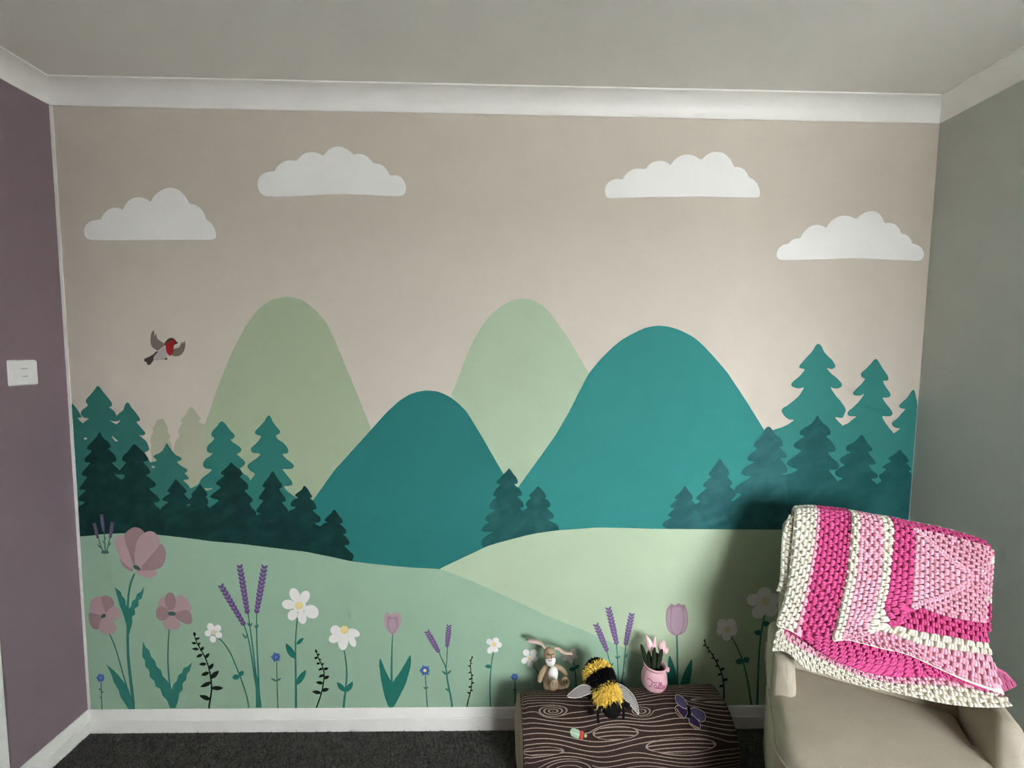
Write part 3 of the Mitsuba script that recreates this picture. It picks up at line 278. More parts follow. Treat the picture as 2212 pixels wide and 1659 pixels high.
["painted_cloud","white painted cloud high above the big teal hill",1,[["","white",[["P",[[1967,2079.1],[1970.9,2092.9],[1981.9,2108.1],[1998.7,2116.6],[2015.6,2118.8],[2032.7,2115.8],[2038,2128.2],[2051.8,2143.5],[2068.5,2154.2],[2088.2,2157.2],[2115.3,2154.2],[2122,2165.2],[2138.6,2179.1],[2161.1,2185.8],[2181,2184.5],[2198.3,2176.6],[2206.5,2169.4],[2213.7,2183.2],[2231.6,2199.8],[2251.2,2207.5],[2271,2209.5],[2293.9,2205],[2318.2,2189.7],[2330.9,2204.3],[2350.3,2217],[2372.9,2221.5],[2395.9,2217.8],[2416.5,2204.5],[2431.6,2185.7],[2439.6,2168],[2458.1,2168.9],[2475.6,2161.8],[2489.3,2146.9],[2495.7,2133.3],[2511.8,2126.7],[2526.8,2113.2],[2536.3,2096.8],[2540.4,2083.1],[2540.3,2063.7],[2526.6,2060.7],[2469,2061.2],[2382.8,2061.1],[2325.5,2062.1],[2225.4,2058.6],[2139.8,2056.6],[2054.4,2053],[1983.4,2049.7],[1973.3,2054.5]],1]],[]]]],
["painted_cloud","white painted cloud nearest the right corner of the wall",1,[["","white",[["P",[[2613.7,1858],[2616.3,1871.4],[2626.5,1884.8],[2639.9,1893],[2655.6,1896.4],[2666.5,1908],[2679.8,1916.2],[2701.8,1917.3],[2706.5,1931.2],[2719.2,1948.6],[2737.7,1962.2],[2759.3,1967.8],[2778.8,1964.1],[2795.1,1955.1],[2800.6,1967.1],[2813.4,1983.2],[2834.5,1996.7],[2859,2002.4],[2881.1,2000.1],[2906,1987.8],[2919.5,2003.3],[2938,2015.5],[2959.7,2019.8],[2979.3,2017],[2993.7,2008.5],[3005.9,1992.8],[3012.6,1976.1],[3034.6,1978.6],[3054.4,1972.3],[3070.7,1957.9],[3080.5,1938],[3095.9,1936.9],[3110.5,1927.8],[3119.9,1914.6],[3123.5,1903.9],[3143.2,1900.2],[3160.9,1888.4],[3172,1871.1],[3171.7,1857.7],[3164.3,1845.4],[3150.8,1839.9],[3111.5,1842],[3027.7,1844.4],[2944.1,1847],[2888.6,1847],[2805.7,1842.4],[2722.9,1839.4],[2654,1837.1],[2625,1838.1],[2616.2,1847.3]],1]],[]]]],
["painted_robin","small red breasted robin painted in flight near the left clouds",2,[["tail","r_dark",[["P",[[329.5,1478],[316.7,1464.5],[304.3,1457.3],[282.6,1447.8],[282.3,1442.7],[286,1436.1],[292.2,1438.7],[290.3,1431.5],[297.6,1424.9],[304.8,1427.5],[311.4,1437.9],[316.7,1443],[316.3,1455.3],[335.4,1475]],1]],[]],["wing","r_wing",[["P",[[323.1,1553.3],[314.7,1546.1],[310.8,1528.8],[309,1512.5],[310.4,1500.2],[315.9,1489.1],[325.7,1483],[333.5,1478],[348.2,1489.4],[360.8,1498.7],[359.1,1505.8],[345.3,1512.8],[335.6,1520.9],[331,1530],[331.7,1543.2],[327.2,1535],[323.5,1530.9],[324.7,1545.2]],1]],[]],["wing","r_wing",[["P",[[392.5,1486.8],[406.8,1488.9],[416.2,1497.2],[420.7,1507.5],[423,1513.6],[424.7,1505.5],[427.7,1505.5],[431.2,1516.8],[434.8,1505.6],[434.3,1495.3],[428.6,1478.9],[420.9,1466.6],[407.5,1459.3],[394.2,1458.1],[383.3,1462.1]],1]],[]],["belly","r_belly",[["P",[[359.6,1495.6],[337.6,1478],[320.5,1458.4],[316.9,1447.1],[334.1,1448.3],[354.4,1449.5],[368.9,1456.8],[365.5,1470.1],[363.1,1484.4]],1]],[]],["head","r_dark",[["P",[[359.1,1505.8],[366.6,1516.1],[376.1,1524.3],[385.3,1526.5],[393.2,1523.5],[400,1517.5],[401.8,1512.4],[409.7,1508.4],[400.3,1503.2],[392.1,1499],[366.6,1494.7],[359.8,1498.7]],1]],[]],["breast","r_red",[["P",[[362.7,1496.7],[365.2,1506.9],[376.5,1511.1],[387,1519.4],[395.1,1521.5],[398.8,1513.4],[397.4,1505.2],[392,1497],[392.5,1486.8],[390.9,1474.5],[383.3,1463.1],[377.1,1459],[371.3,1465.1],[365.6,1472.2],[364.6,1484.4]],1]],[]],["leg","r_dark",[["S",[[315.8,1445.1],[340.1,1446.8],[356.4,1448.5]],1.2,0.8],["P",[[354.3,1447.5],[360.5,1450.6],[366.7,1453.2],[366.4,1447.6],[364.3,1445]],1]],[]]]],
["painted_poppy","large dusky pink painted poppy, tallest flower by the left corner",11,[["stem","stem",[["S",[[206.9,631.5],[188.9,587.4],[178.1,532.1],[171.8,443],[165.9,302.4],[169.3,217.2],[173.8,79.6]],6.3,12.8]],[]],["leaf","leafd",[["P",[[130.9,579.2],[140.8,569.8],[151.8,559.8],[155.2,544.3],[166,531],[168,509.9],[177.5,490.4],[188.7,504.3],[191.7,520.9],[205.9,532],[212.2,551.4],[226.7,559.7],[240.9,580.7],[235.4,554.2],[228,532],[216.1,526.4],[216,504.2],[200.7,493.1],[201.2,470.8],[187.4,459.7],[189,440.1],[174.1,386.9],[165.6,426.2],[158.8,465.3],[145.1,504.3]],0]],[]],["leaf","leafd",[["P",[[82,268.8],[107.2,246],[122.2,228.8],[141.9,200.2],[161.3,165.8],[176.1,91.1],[156.9,82.6],[142.4,111.4],[127.8,137.4],[121.4,166.1],[104.7,200.4],[100.6,223.2]],0]],[]],["petal","pop_l",[["P",[[209.5,641.9],[220.1,629],[238.4,619.1],[262.6,613.2],[280,621.1],[295.8,635],[286.9,645.9],[240,650.8]],1]],[]],["petal","pop_d",[["P",[[155.7,706],[155.4,684.4],[163.7,664.7],[176.1,650.8],[196.3,640.9],[206,646.9],[176.7,696.2]],1]],[]],["petal","pop_d",[["P",[[217.5,650.8],[217.1,643.9],[258.5,643.3],[286.9,646.9],[310,656.7],[324.4,682.4],[329.5,710.1],[326.6,729.7],[316.2,747.4],[301.2,747.4],[271.5,715.9],[241.1,670.6]],1]],[]],["petal","pop_l",[["P",[[141.6,772.7],[140,745.3],[149.6,715.9],[159.3,686.3],[180.5,662.7],[205.9,644.9],[210.8,666.6],[196.5,715.9],[189.2,755.1],[179.3,780.5],[168.2,781.5],[153.1,778.6]],1]],[]],["petal","pop_d",[["P",[[174.6,778.6],[181.7,790.3],[191.6,800.1],[203.3,809.9],[220.3,814.2],[236.9,809.9],[253,796.3],[246.6,780.6],[232.2,755.2],[221.4,725.7],[212.7,666.6],[203.4,669.6],[194.1,706],[181.4,749.2]],1]],[]],["petal","pop_l",[["P",[[210.8,666.6],[211,706.1],[218.6,745.4],[231.3,772.8],[251,792.4],[273.8,799.3],[290.4,794.4],[299.2,782.7],[309.5,765.1],[306.7,745.4],[286.7,719.9],[260.8,690.3],[240.9,666.6],[230.5,648.8]],1]],[]],["center","pop_c",[["E",216.8,655.8,15,7.9,-32]],[]]]],
["painted_poppy","dusky pink painted poppy, smaller one at the left corner",11,[["stem","stem",[["S",[[97.2,398.4],[122.1,325.2],[139,245.8],[158.3,160.1]],4.2,5.3]],[]],["petal","pop_l",[["P",[[31.4,504.6],[41.9,532.3],[71.4,544.4],[96.9,532.2],[103.2,504.4],[88.8,464.4],[50.8,460],[31.9,476.8]],1]],[]],["petal","pop_d",[["P",[[25.7,479.6],[51.6,473.9],[82.4,462.7],[73.4,443.2],[60.9,408.6],[40.1,412.6],[25.9,437.8]],1]],[]],["petal","pop_d",[["P",[[75.2,537.8],[95.1,547.1],[115.5,537.7],[126.3,515.5],[118.3,493.3],[93.4,471.1],[86.5,487.8]],1]],[]],["petal","pop_l",[["P",[[88.2,471.1],[110.7,498.9],[134.6,504.4],[145.9,470.9],[139.6,451.4],[112.9,444.2],[92.6,457.1]],1]],[]],["petal","pop_l",[["P",[[82.3,459.9],[113,445.9],[132.4,415.1],[110.1,392.7],[80.9,388.9],[60,409.7],[68.2,443.2]],1]],[]],["center","pop_c",[["E",81.5,464.4,10.5,6.8,40]],[]]]],
["painted_poppy","dusky pink painted poppy with a big pair of jagged leaves",11,[["stem","stem",[["S",[[327.7,414.5],[318.4,330],[315.5,244.9],[320.3,164.9]],4.2,6.4]],[]],["leaf","leafd",[["P",[[224.6,361.4],[234,338.8],[246.5,324.7],[253.2,299.2],[265.8,285],[271.5,259.4],[287.8,245.1],[293,219.4],[309.8,202.2],[324.1,164.9],[333.2,187.7],[347.2,202],[353.5,224.8],[368.3,233.3],[373.5,253.2],[388.7,258.8],[407.5,275.8],[398.7,244.5],[385.7,227.5],[382,204.6],[368,190.4],[366.9,164.6],[352.9,150.3],[349,124.5],[336.7,90],[315.2,89],[305.9,119],[288.2,142.1],[281.5,168],[263.3,179.5],[260.2,202.4],[243.8,216.8],[242.6,245.3],[228.9,259.6],[228.6,285.1],[218.9,302.2]],0]],[]],["petal","pop_l",[["P",[[339.9,473.3],[356.6,526.2],[365.4,547.3],[391.5,541.7],[412.3,509.4],[416.3,481.5],[388.5,473.2]],1]],[]],["petal","pop_l",[["P",[[288.4,498.5],[295.2,531.9],[318,545.7],[326.3,498.4],[338.3,473.3],[309.7,481.7]],1]],[]],["petal","pop_d",[["E",336.3,521.8,21.1,35.8,0]],[]],["petal","pop_l",[["P",[[338.2,470.5],[313.5,451],[301.2,437],[311.8,414.6],[337.8,405.5],[361.9,411.6],[371.8,431.2],[361.2,453.7]],1]],[]],["petal","pop_d",[["P",[[338.2,471.6],[315.8,500.1],[295,505.2],[280.4,487.4],[279.1,460.6],[294.7,444.3],[316,448.2]],1]],[]],["petal","pop_d",[["P",[[339.9,473.3],[373.1,484.4],[399.8,489.4],[415.7,467.5],[414.2,432.2],[391.9,430.1],[363.5,447]],1]],[]],["center","pop_c",[["E",339.9,473.3,14.8,8.4,0]],[]]]],
["painted_lavender","tiny painted lavender clump on the meadow edge by the left corner",11,[["stem","stem2",[["S",[[80,772.6],[85.9,745.2],[93.7,719.7]],3.4,4.1],["S",[[103,799.9],[103.3,757],[102.6,721.7]],3.4,4.1],["S",[[122.9,772.7],[115.8,745.3],[108.8,721.7]],3.4,4.1],["L",87,731.5,73.9,748.1,4.9],["L",101,749.2,95.3,762.8,4.5],["L",117.4,741.3,125.6,755.1,4.9],["L",104.7,764.8,109.1,775.6,4.5]],[]],["tuft","stem2",[["E",102.3,715.8,15,6.4,0]],[]],["flower_spike","lvg_l",[["L",78.9,769.7,67.5,829.1,11.9]],[]],["flower_spike_mark","lvg_d",[["L",69.4,819.2,73.6,831.8,6.1],["L",69.4,819.2,60.9,828.3,6.1],["L",71.3,809.3,76,822,6.1],["L",71.3,809.3,62.3,818.3,6.1],["L",73.2,799.4,77.8,812.1,6.1],["L",73.2,799.4,64.4,808.5,6.1],["L",75.1,789.5,79.2,802.1,6.1],["L",75.1,789.5,66.8,798.7,6.1],["L",77,779.6,80.4,792,6.1],["L",77,779.6,69.4,789,6.1],["L",78.9,769.7,81.4,781.8,6.1],["L",78.9,769.7,72.1,779.3,6.1]],[]],["flower_spike","lvg_l",[["L",100.9,796,96.7,863.1,11.9]],[]],["flower_spike_mark","lvg_d",[["L",97.3,853.5,103,864.9,5.7],["L",97.3,853.5,90.4,863.2,5.7],["L",97.9,844,104.2,855.4,5.7],["L",97.9,844,90.4,853.6,5.7],["L",98.5,834.4,104.8,845.9,5.7],["L",98.5,834.4,90.9,844,5.7],["L",99.1,824.8,105.1,836.2,5.7],["L",99.1,824.8,91.8,834.5,5.7],["L",99.7,815.2,105.2,826.6,5.7],["L",99.7,815.2,92.9,825,5.7],["L",100.3,805.6,105.1,816.9,5.7],["L",100.3,805.6,94.2,815.5,5.7],["L",100.9,796,105,807.2,5.7],["L",100.9,796,95.5,806,5.7]],[]],["flower_spike","lvg_l",[["L",124.3,770.7,136.6,834.1,12.7]],[]],["flower_spike_mark","lvg_d",[["L",134.5,823.5,143.6,834.1,6.3],["L",134.5,823.5,130,836.1,6.3],["L",132.5,813,142,823.5,6.3],["L",132.5,813,127.4,825.7,6.3],["L",130.4,802.4,139.8,813,6.3],["L",130.4,802.4,125.5,815.1,6.3],["L",128.4,791.9,137.3,802.5,6.3],["L",128.4,791.9,124,804.5,6.3],["L",126.3,781.3,134.4,792,6.3],["L",126.3,781.3,122.7,793.8,6.3],["L",124.3,770.7,131.5,781.6,6.3],["L",124.3,770.7,121.6,783.1,6.3]],[]]]],
["painted_cornflower","small blue painted cornflower nearest the left corner",11,[["stem","stem2",[["S",[[57.2,197.8],[55.7,143.6],[54.5,85]],3.2,4.3],["L",55.8,163.6,45.7,173.4,5.3],["L",55.7,152.1,65.2,160.7,5.3],["L",55.1,132.1,47.9,137.9,4.3]],[]],["petal","blue",[["L",60.9,213.5,71.5,209.8,6.5]],[]],["petal","blue",[["L",59.3,211.2,68,199.2,6.5]],[]],["petal","blue",[["L",56.9,210.1,57.7,198,6.5]],[]],["petal","blue",[["L",54.5,210.6,47.4,196.4,6.5]],[]],["petal","blue",[["L",52.7,212.4,42.6,206,6.5]],[]],["petal","blue",[["L",52.1,215,37.5,215.3,6.5]],[]],["petal","blue",[["L",53,217.6,44,224.4,6.5]],[]],["petal","blue",[["L",55.1,219.4,50,233.7,6.5]],[]],["petal","blue",[["L",57.6,219.7,60.1,231.7,6.5]],[]],["petal","blue",[["L",59.8,218.5,70.2,230.2,6.5]],[]],["petal","blue",[["L",61.1,216.2,72.2,219.4,6.5]],[]],["center","blue_l",[["E",56.6,214.9,5.4,5.4,0]],[]]]],
["painted_fern","largest black painted fern sprig beside the poppy with jagged leaves",11,[["stem","black",[["S",[[421.8,386.1],[433.4,346.6],[450.7,312.5],[467.5,267],[476.1,215.6],[478.1,169.7],[470.9,123.7],[464.4,82.2]],3.2,6.5]],[]],["leaf","black",[["L",423.3,383.3,420.3,399.6,10.6]],[]],["leaf","black",[["L",423.8,369.2,441.6,375.9,8.5]],[]],["leaf","black",[["L",426.8,352.2,408.9,356.3,9.6]],[]],["leaf","black",[["L",431.7,343.7,441.8,356.7,8.5]],[]],["leaf","black",[["L",435.4,329.6,410.4,331.4,10.6]],[]],["leaf","black",[["L",440.5,323.9,455.5,339.1,10.7]],[]],["leaf","black",[["L",449.5,309.7,425,297.3,11.7]],[]],["leaf","black",[["L",457.9,292.6,475.2,313.6,12.8]],[]],["leaf","black",[["L",462.3,269.9,434.4,268.3,12.8]],[]],["leaf","black",[["L",471,247,490.2,272.6,13.9]],[]],["leaf","black",[["L",471.6,235.6,440.6,223.2,15]],[]],["leaf","black",[["L",475.9,209.8,509.3,242.3,19.3]],[]],["leaf","black",[["L",479.1,195.5,435.9,175.7,16.1]],[]],["leaf","black",[["L",478.1,170.8,522.7,170.6,17.2]],[]],["leaf","black",[["L",472.5,123.7,430.7,141.2,18.3]],[]]]],
["painted_daisy","small white painted daisy beside the largest black fern",11,[["stem","stem",[["S",[[509.2,377.4],[547.3,329.1],[576.7,255.1],[601,180.5],[618.3,86.9]],4.3,5.4]],[]],["leaf","leaf",[["L",587.2,217.3,558,212.3,21.5]],[]],["leaf","leaf",[["L",584.1,220.7,604.1,238.9,18.2]],[]],["petal","whitef",[["E",484.7,418,13.3,17,15]],[]],["petal","whitef",[["E",511.1,414,13.3,14.3,-40]],[]],["petal","whitef",[["E",513.8,386.9,13.3,12.8,-20]],[]],["petal","whitef",[["E",491.3,370.1,12.2,13.8,0]],[]],["petal","whitef",[["E",473.6,393.3,12.8,12.8,20]],[]],["center","yel_p",[["E",494.5,397.1,9.6,9.6,0]],[]]]],
["painted_lavender","tall painted lavender with three purple spikes beside the large daisy",11,[["stem","stem",[["S",[[612.1,425],[628.4,357.2],[641.1,254.7],[654.1,157.2]],3.7,7.5],["S",[[628.6,472.7],[637.4,385.4],[648.8,243.3],[654.9,99.4]],3.7,7.6],["S",[[661.7,475.4],[658.7,385.3],[659.5,243.2],[658.5,93.6]],3.7,7.6],["S",[[649.8,226.1],[655.1,157.1],[657.3,89]],8.6,22.7],["L",618.2,371.3,604,392.3,7.5],["L",619.4,374.2,624.3,393.9,6.4],["L",635.9,419.3,623.1,436.2,7.5],["L",635.9,422.1,642.8,436.1,6.4],["L",659.6,410.7,652.1,427.7,6.4],["L",660.7,413.5,665.5,430.4,6.4]],[]],["flower_spike","lav_l",[["L",613.6,423.8,527.9,588.2,20.8]],[]],["flower_spike_mark","lav_d",[["L",535.6,573.4,536.1,595.1,10.2],["L",535.6,573.4,518.1,584.2,10.2],["L",543.4,558.5,544.9,580.9,10.2],["L",543.4,558.5,524.8,568.8,10.2],["L",551.1,543.6,553.2,566.4,10.2],["L",551.1,543.6,532,553.6,10.2],["L",558.9,528.7,561.1,551.6,10.2],["L",558.9,528.7,539.6,538.6,10.2],["L",566.7,513.8,568.8,536.6,10.2],["L",566.7,513.8,547.5,523.8,10.2],["L",574.5,498.9,576.2,521.5,10.2],["L",574.5,498.9,555.6,509.1,10.2],["L",582.3,483.9,583.6,506.3,10.2],["L",582.3,483.9,563.8,494.4,10.2],["L",590.1,468.9,590.9,491.1,10.2],["L",590.1,468.9,572.2,479.8,10.2],["L",597.9,453.9,598,475.7,10.2],["L",597.9,453.9,580.6,465.1,10.2],["L",605.8,438.9,605.2,460.3,10.2],["L",605.8,438.9,589.1,450.5,10.2],["L",613.6,423.8,612.3,444.8,10.2],["L",613.6,423.8,597.7,436,10.2]],[]],["flower_spike","lav_l",[["L",626.9,471,603,667.2,20.8]],[]],["flower_spike_mark","lav_d",[["L",605,651,612.8,670.5,9.7],["L",605,651,592.8,667.1,9.7],["L",607,634.7,616,654.5,9.8],["L",607,634.7,593.6,650.7,9.8],["L",609,618.5,618.6,638.4,9.8],["L",609,618.5,595,634.4,9.8],["L",610.9,602.2,620.8,622.2,9.8],["L",610.9,602.2,596.7,618,9.8],["L",612.9,585.9,622.8,605.9,9.8],["L",612.9,585.9,598.7,601.8,9.8],["L",614.9,569.5,624.5,589.5,9.8],["L",614.9,569.5,600.9,585.5,9.8],["L",616.9,553.2,626.2,573.1,9.8],["L",616.9,553.2,603.3,569.2,9.8],["L",618.9,536.8,627.7,556.7,9.8],["L",618.9,536.8,605.8,552.9,9.8],["L",620.9,520.4,629.1,540.2,9.8],["L",620.9,520.4,608.4,536.6,9.8],["L",622.9,503.9,630.4,523.6,9.8],["L",622.9,503.9,611,520.4,9.8],["L",624.9,487.5,631.7,507.1,9.8],["L",624.9,487.5,613.8,504,9.8],["L",626.9,471,633,490.5,9.8],["L",626.9,471,616.5,487.7,9.8]],[]],["flower_spike","lav_l",[["L",660.5,472.6,697.9,665.6,23.5]],[]],["flower_spike_mark","lav_d",[["L",694.8,649.6,709.4,665.2,9.6],["L",694.8,649.6,687,669.2,9.6],["L",691.7,633.6,707.6,649,9.6],["L",691.7,633.6,682.6,653.4,9.6],["L",688.6,617.6,705.2,632.8,9.6],["L",688.6,617.6,678.8,637.6,9.6],["L",685.5,601.6,702.4,616.8,9.6],["L",685.5,601.6,675.4,621.6,9.6],["L",682.4,585.5,699.2,600.8,9.6],["L",682.4,585.5,672.4,605.6,9.6],["L",679.3,569.5,695.9,584.8,9.6],["L",679.3,569.5,669.5,589.5,9.6],["L",676.2,553.4,692.4,568.8,9.6],["L",676.2,553.4,666.8,573.4,9.6],["L",673,537.2,688.7,552.8,9.6],["L",673,537.2,664.2,557.2,9.6],["L",669.9,521.1,684.9,536.8,9.7],["L",669.9,521.1,661.8,541,9.7],["L",666.8,505,681,520.8,9.7],["L",666.8,505,659.4,524.7,9.7],["L",663.6,488.8,677.1,504.8,9.7],["L",663.6,488.8,657.1,508.4,9.7],["L",660.5,472.6,673.1,488.7,9.7],["L",660.5,472.6,654.8,492.1,9.7]],[]]]],
["painted_cornflower","blue painted cornflower beside the large daisy",11,[["stem","stem2",[["S",[[732,277.2],[730.8,197],[731.3,86.1]],3.2,4.3],["L",729.7,197,706.9,209.8,7.5],["L",729.7,198.1,747.3,210.7,7.5]],[]],["petal","blue",[["L",734.6,294.4,746.4,290.4,7.2]],[]],["petal","blue",[["L",733,291.9,742.9,278.8,7.2]],[]],["petal","blue",[["L",730.4,290.8,731.6,277.6,7.2]],[]],["petal","blue",[["L",727.6,291.2,720.3,275.8,7.2]],[]],["petal","blue",[["L",725.6,293.2,714.8,286.2,7.2]],[]],["petal","blue",[["L",724.9,296.1,708.8,296.4,7.2]],[]],["petal","blue",[["L",725.8,298.9,715.6,306.3,7.1]],[]],["petal","blue",[["L",728,300.8,722,316.5,7.1]],[]],["petal","blue",[["L",730.8,301.2,733.1,314.3,7.1]],[]],["petal","blue",[["L",733.3,299.9,744.4,312.6,7.2]],[]],["petal","blue",[["L",734.7,297.4,746.9,300.9,7.2]],[]],["center","blue_l",[["E",729.9,296,6,6,0]],[]]]],
["painted_daisy","largest white painted daisy with a yellow center",11,[["stem","stem",[["S",[[816.7,455.4],[808.5,384.9],[804.7,299.7],[803.3,185.1],[800.7,84.5]],4.3,8.7]],[]],["leaf","leaf",[["L",800.6,289.4,769,352.1,25.8]],[]],["leaf","leaf",[["L",811.3,346.9,837.7,374.6,15]],[]],["leaf","leaf",[["L",805.9,181.6,843.7,243.5,22.7]],[]],["petal","whitef",[["E",809,546.7,19.2,28.7,20]],[]],["petal","whitef",[["E",847.1,539.4,18.1,25.6,-22]],[]],["petal","whitef",[["E",783.5,508.8,24.5,19.2,-5]],[]],["petal","whitef",[["E",871.3,479.4,25.7,28.9,40]],[]],["petal","whitef",[["E",834.4,457,17.1,26.7,8]],[]],["petal","whitef",[["E",798.3,466.7,18.1,22.4,-25]],[]],["petal","whitef",[["E",824.9,503.1,26.7,24,0]],[]],["center","yel",[["E",823.9,504.2,16,16,0]],[]]]],
["painted_fern","medium black painted fern sprig beside the drooping daisy",11,[["stem","black",[["S",[[885.5,320.7],[890.3,299.5],[903,268.8],[913.4,233.3],[911.8,200.1],[902.7,152.6],[890.7,114.5],[878.7,83]],2.7,5.4]],[]],["leaf","black",[["L",886.2,312.7,883,327.8,8]],[]],["leaf","black",[["L",889.5,301.9,898.1,309.9,6.7]],[]],["leaf","black",[["L",890.2,294.8,876.8,289.2,9.8]],[]],["leaf","black",[["L",894.4,283,903,288.7,7.6]],[]],["leaf","black",[["L",898.6,271.2,884.3,268,9.3]],[]],["leaf","black",[["L",905.1,264.1,913.7,269.7,8]],[]],["leaf","black",[["L",909.3,249.9,891.3,242,9.4]],[]],["leaf","black",[["L",912.3,245.2,931.1,250.3,11.1]],[]],["leaf","black",[["L",913.2,223.9,892.9,213.5,11.2]],[]],["leaf","black",[["L",911.9,207.3,933.1,217.6,13.4]],[]],["leaf","black",[["L",909.3,188.3,881.2,192.7,13.4]],[]],["leaf","black",[["L",902.8,157.4,931.2,165.3,16.1]],[]],["leaf","black",[["L",900.4,147.9,866.1,154.7,15.2]],[]]]],
["painted_daisy","white painted daisy with drooping petals under its yellow center",11,[["stem","stem",[["S",[[992.3,325],[999,275.5],[1001.2,228.1],[994.5,152.1],[986.6,84.1]],4.5,9]],[]],["leaf","leaf",[["L",993.6,153,962.1,192.7,20.6]],[]],["leaf","leaf",[["L",998.1,152,1024.8,194.8,20.6]],[]],["petal","whitef",[["E",960.9,404.8,19.5,19.5,0]],[]],["petal","whitef",[["E",957.1,371.6,23.1,17.8,25]],[]],["petal","whitef",[["E",989.4,360.2,20,36.4,-3]],[]],["petal","whitef",[["E",1024.1,362.5,13.3,27.6,22]],[]],["petal","whitef",[["E",1030.8,393.8,24.9,16,-22]],[]],["petal","whitef",[["E",985.5,393,26.6,17.7,0]],[]],["center","yel",[["E",995.5,405.6,16.4,16.4,0]],[]]]],
["painted_tulip","small mauve painted tulip with two long pointed leaves",11,[["stem","stem",[["S",[[1181.2,387.7],[1177.2,307.8],[1175.5,184.4]],3.6,9]],[]],["leaf","leaf",[["P",[[1131.9,292.8],[1152.7,236.9],[1174.7,189.2],[1179,170.1],[1180.4,88.6],[1162.3,85.3],[1147,132],[1132.3,213.2],[1127.6,270.2]],1]],[]],["leaf","leaf",[["P",[[1174.5,174.9],[1180.1,191.5],[1211.1,236.6],[1251.1,308.4],[1251.7,260.1],[1230.8,184.1],[1201,122.1],[1181.7,86.2],[1166.8,85.3]],1]],[]],["petal","tul_l",[["P",[[1148.8,443.9],[1152.3,471.9],[1160.8,477.4],[1173.1,464.8],[1184.2,469.5],[1195.4,478.3],[1212.2,470.3],[1216,443.8],[1209.1,415.7],[1193.7,392.4],[1181.1,384],[1167,395.3],[1153.8,415.9]],1]],[]],["petal","tul_d",[["P",[[1159.5,443.9],[1163.3,462.5],[1181.8,455.5],[1199.7,462.5],[1203.1,443.8],[1201.5,420.4],[1192.4,399.4],[1181.2,387.7],[1167.9,399.5],[1160.1,420.6]],1]],[]],["petal","tul_m",[["P",[[1167.5,443.9],[1181.8,450.8],[1196,443.8],[1197.1,420.5],[1190.2,401.8],[1181.2,392.4],[1171.5,401.8],[1166.4,420.5]],1]],[]]]],
["painted_cornflower","blue painted cornflower with a yellow center beside the small tulip",11,[["stem","stem2",[["S",[[1307.6,217.1],[1309.6,164.5],[1314.7,84.8]],3.6,5],["L",1309.6,162.1,1299.3,170.3,6.3],["L",1310.1,163.6,1318.7,171.2,6.3]],[]],["petal","blue",[["L",1310.8,236.7,1324.4,232.2,8.1]],[]],["petal","blue",[["L",1309.1,233.9,1320.7,219.1,8.1]],[]],["petal","blue",[["L",1306.2,232.6,1307.9,217.7,8.1]],[]],["petal","blue",[["L",1303,233.1,1295.1,215.7,8.1]],[]],["petal","blue",[["L",1300.7,235.4,1288.6,227.5,8.1]],[]],["petal","blue",[["L",1299.8,238.6,1281.6,239,8.1]],[]],["petal","blue",[["L",1300.8,241.8,1289,250.1,8.1]],[]],["petal","blue",[["L",1303.2,243.9,1296,261.6,8.1]],[]],["petal","blue",[["L",1306.4,244.3,1308.7,259.1,8.1]],[]],["petal","blue",[["L",1309.2,242.9,1321.4,257.2,8.1]],[]],["petal","blue",[["L",1310.9,240,1324.6,244,8.1]],[]],["center","yel",[["E",1305.5,238.5,6.8,6.8,0]],[]]]],
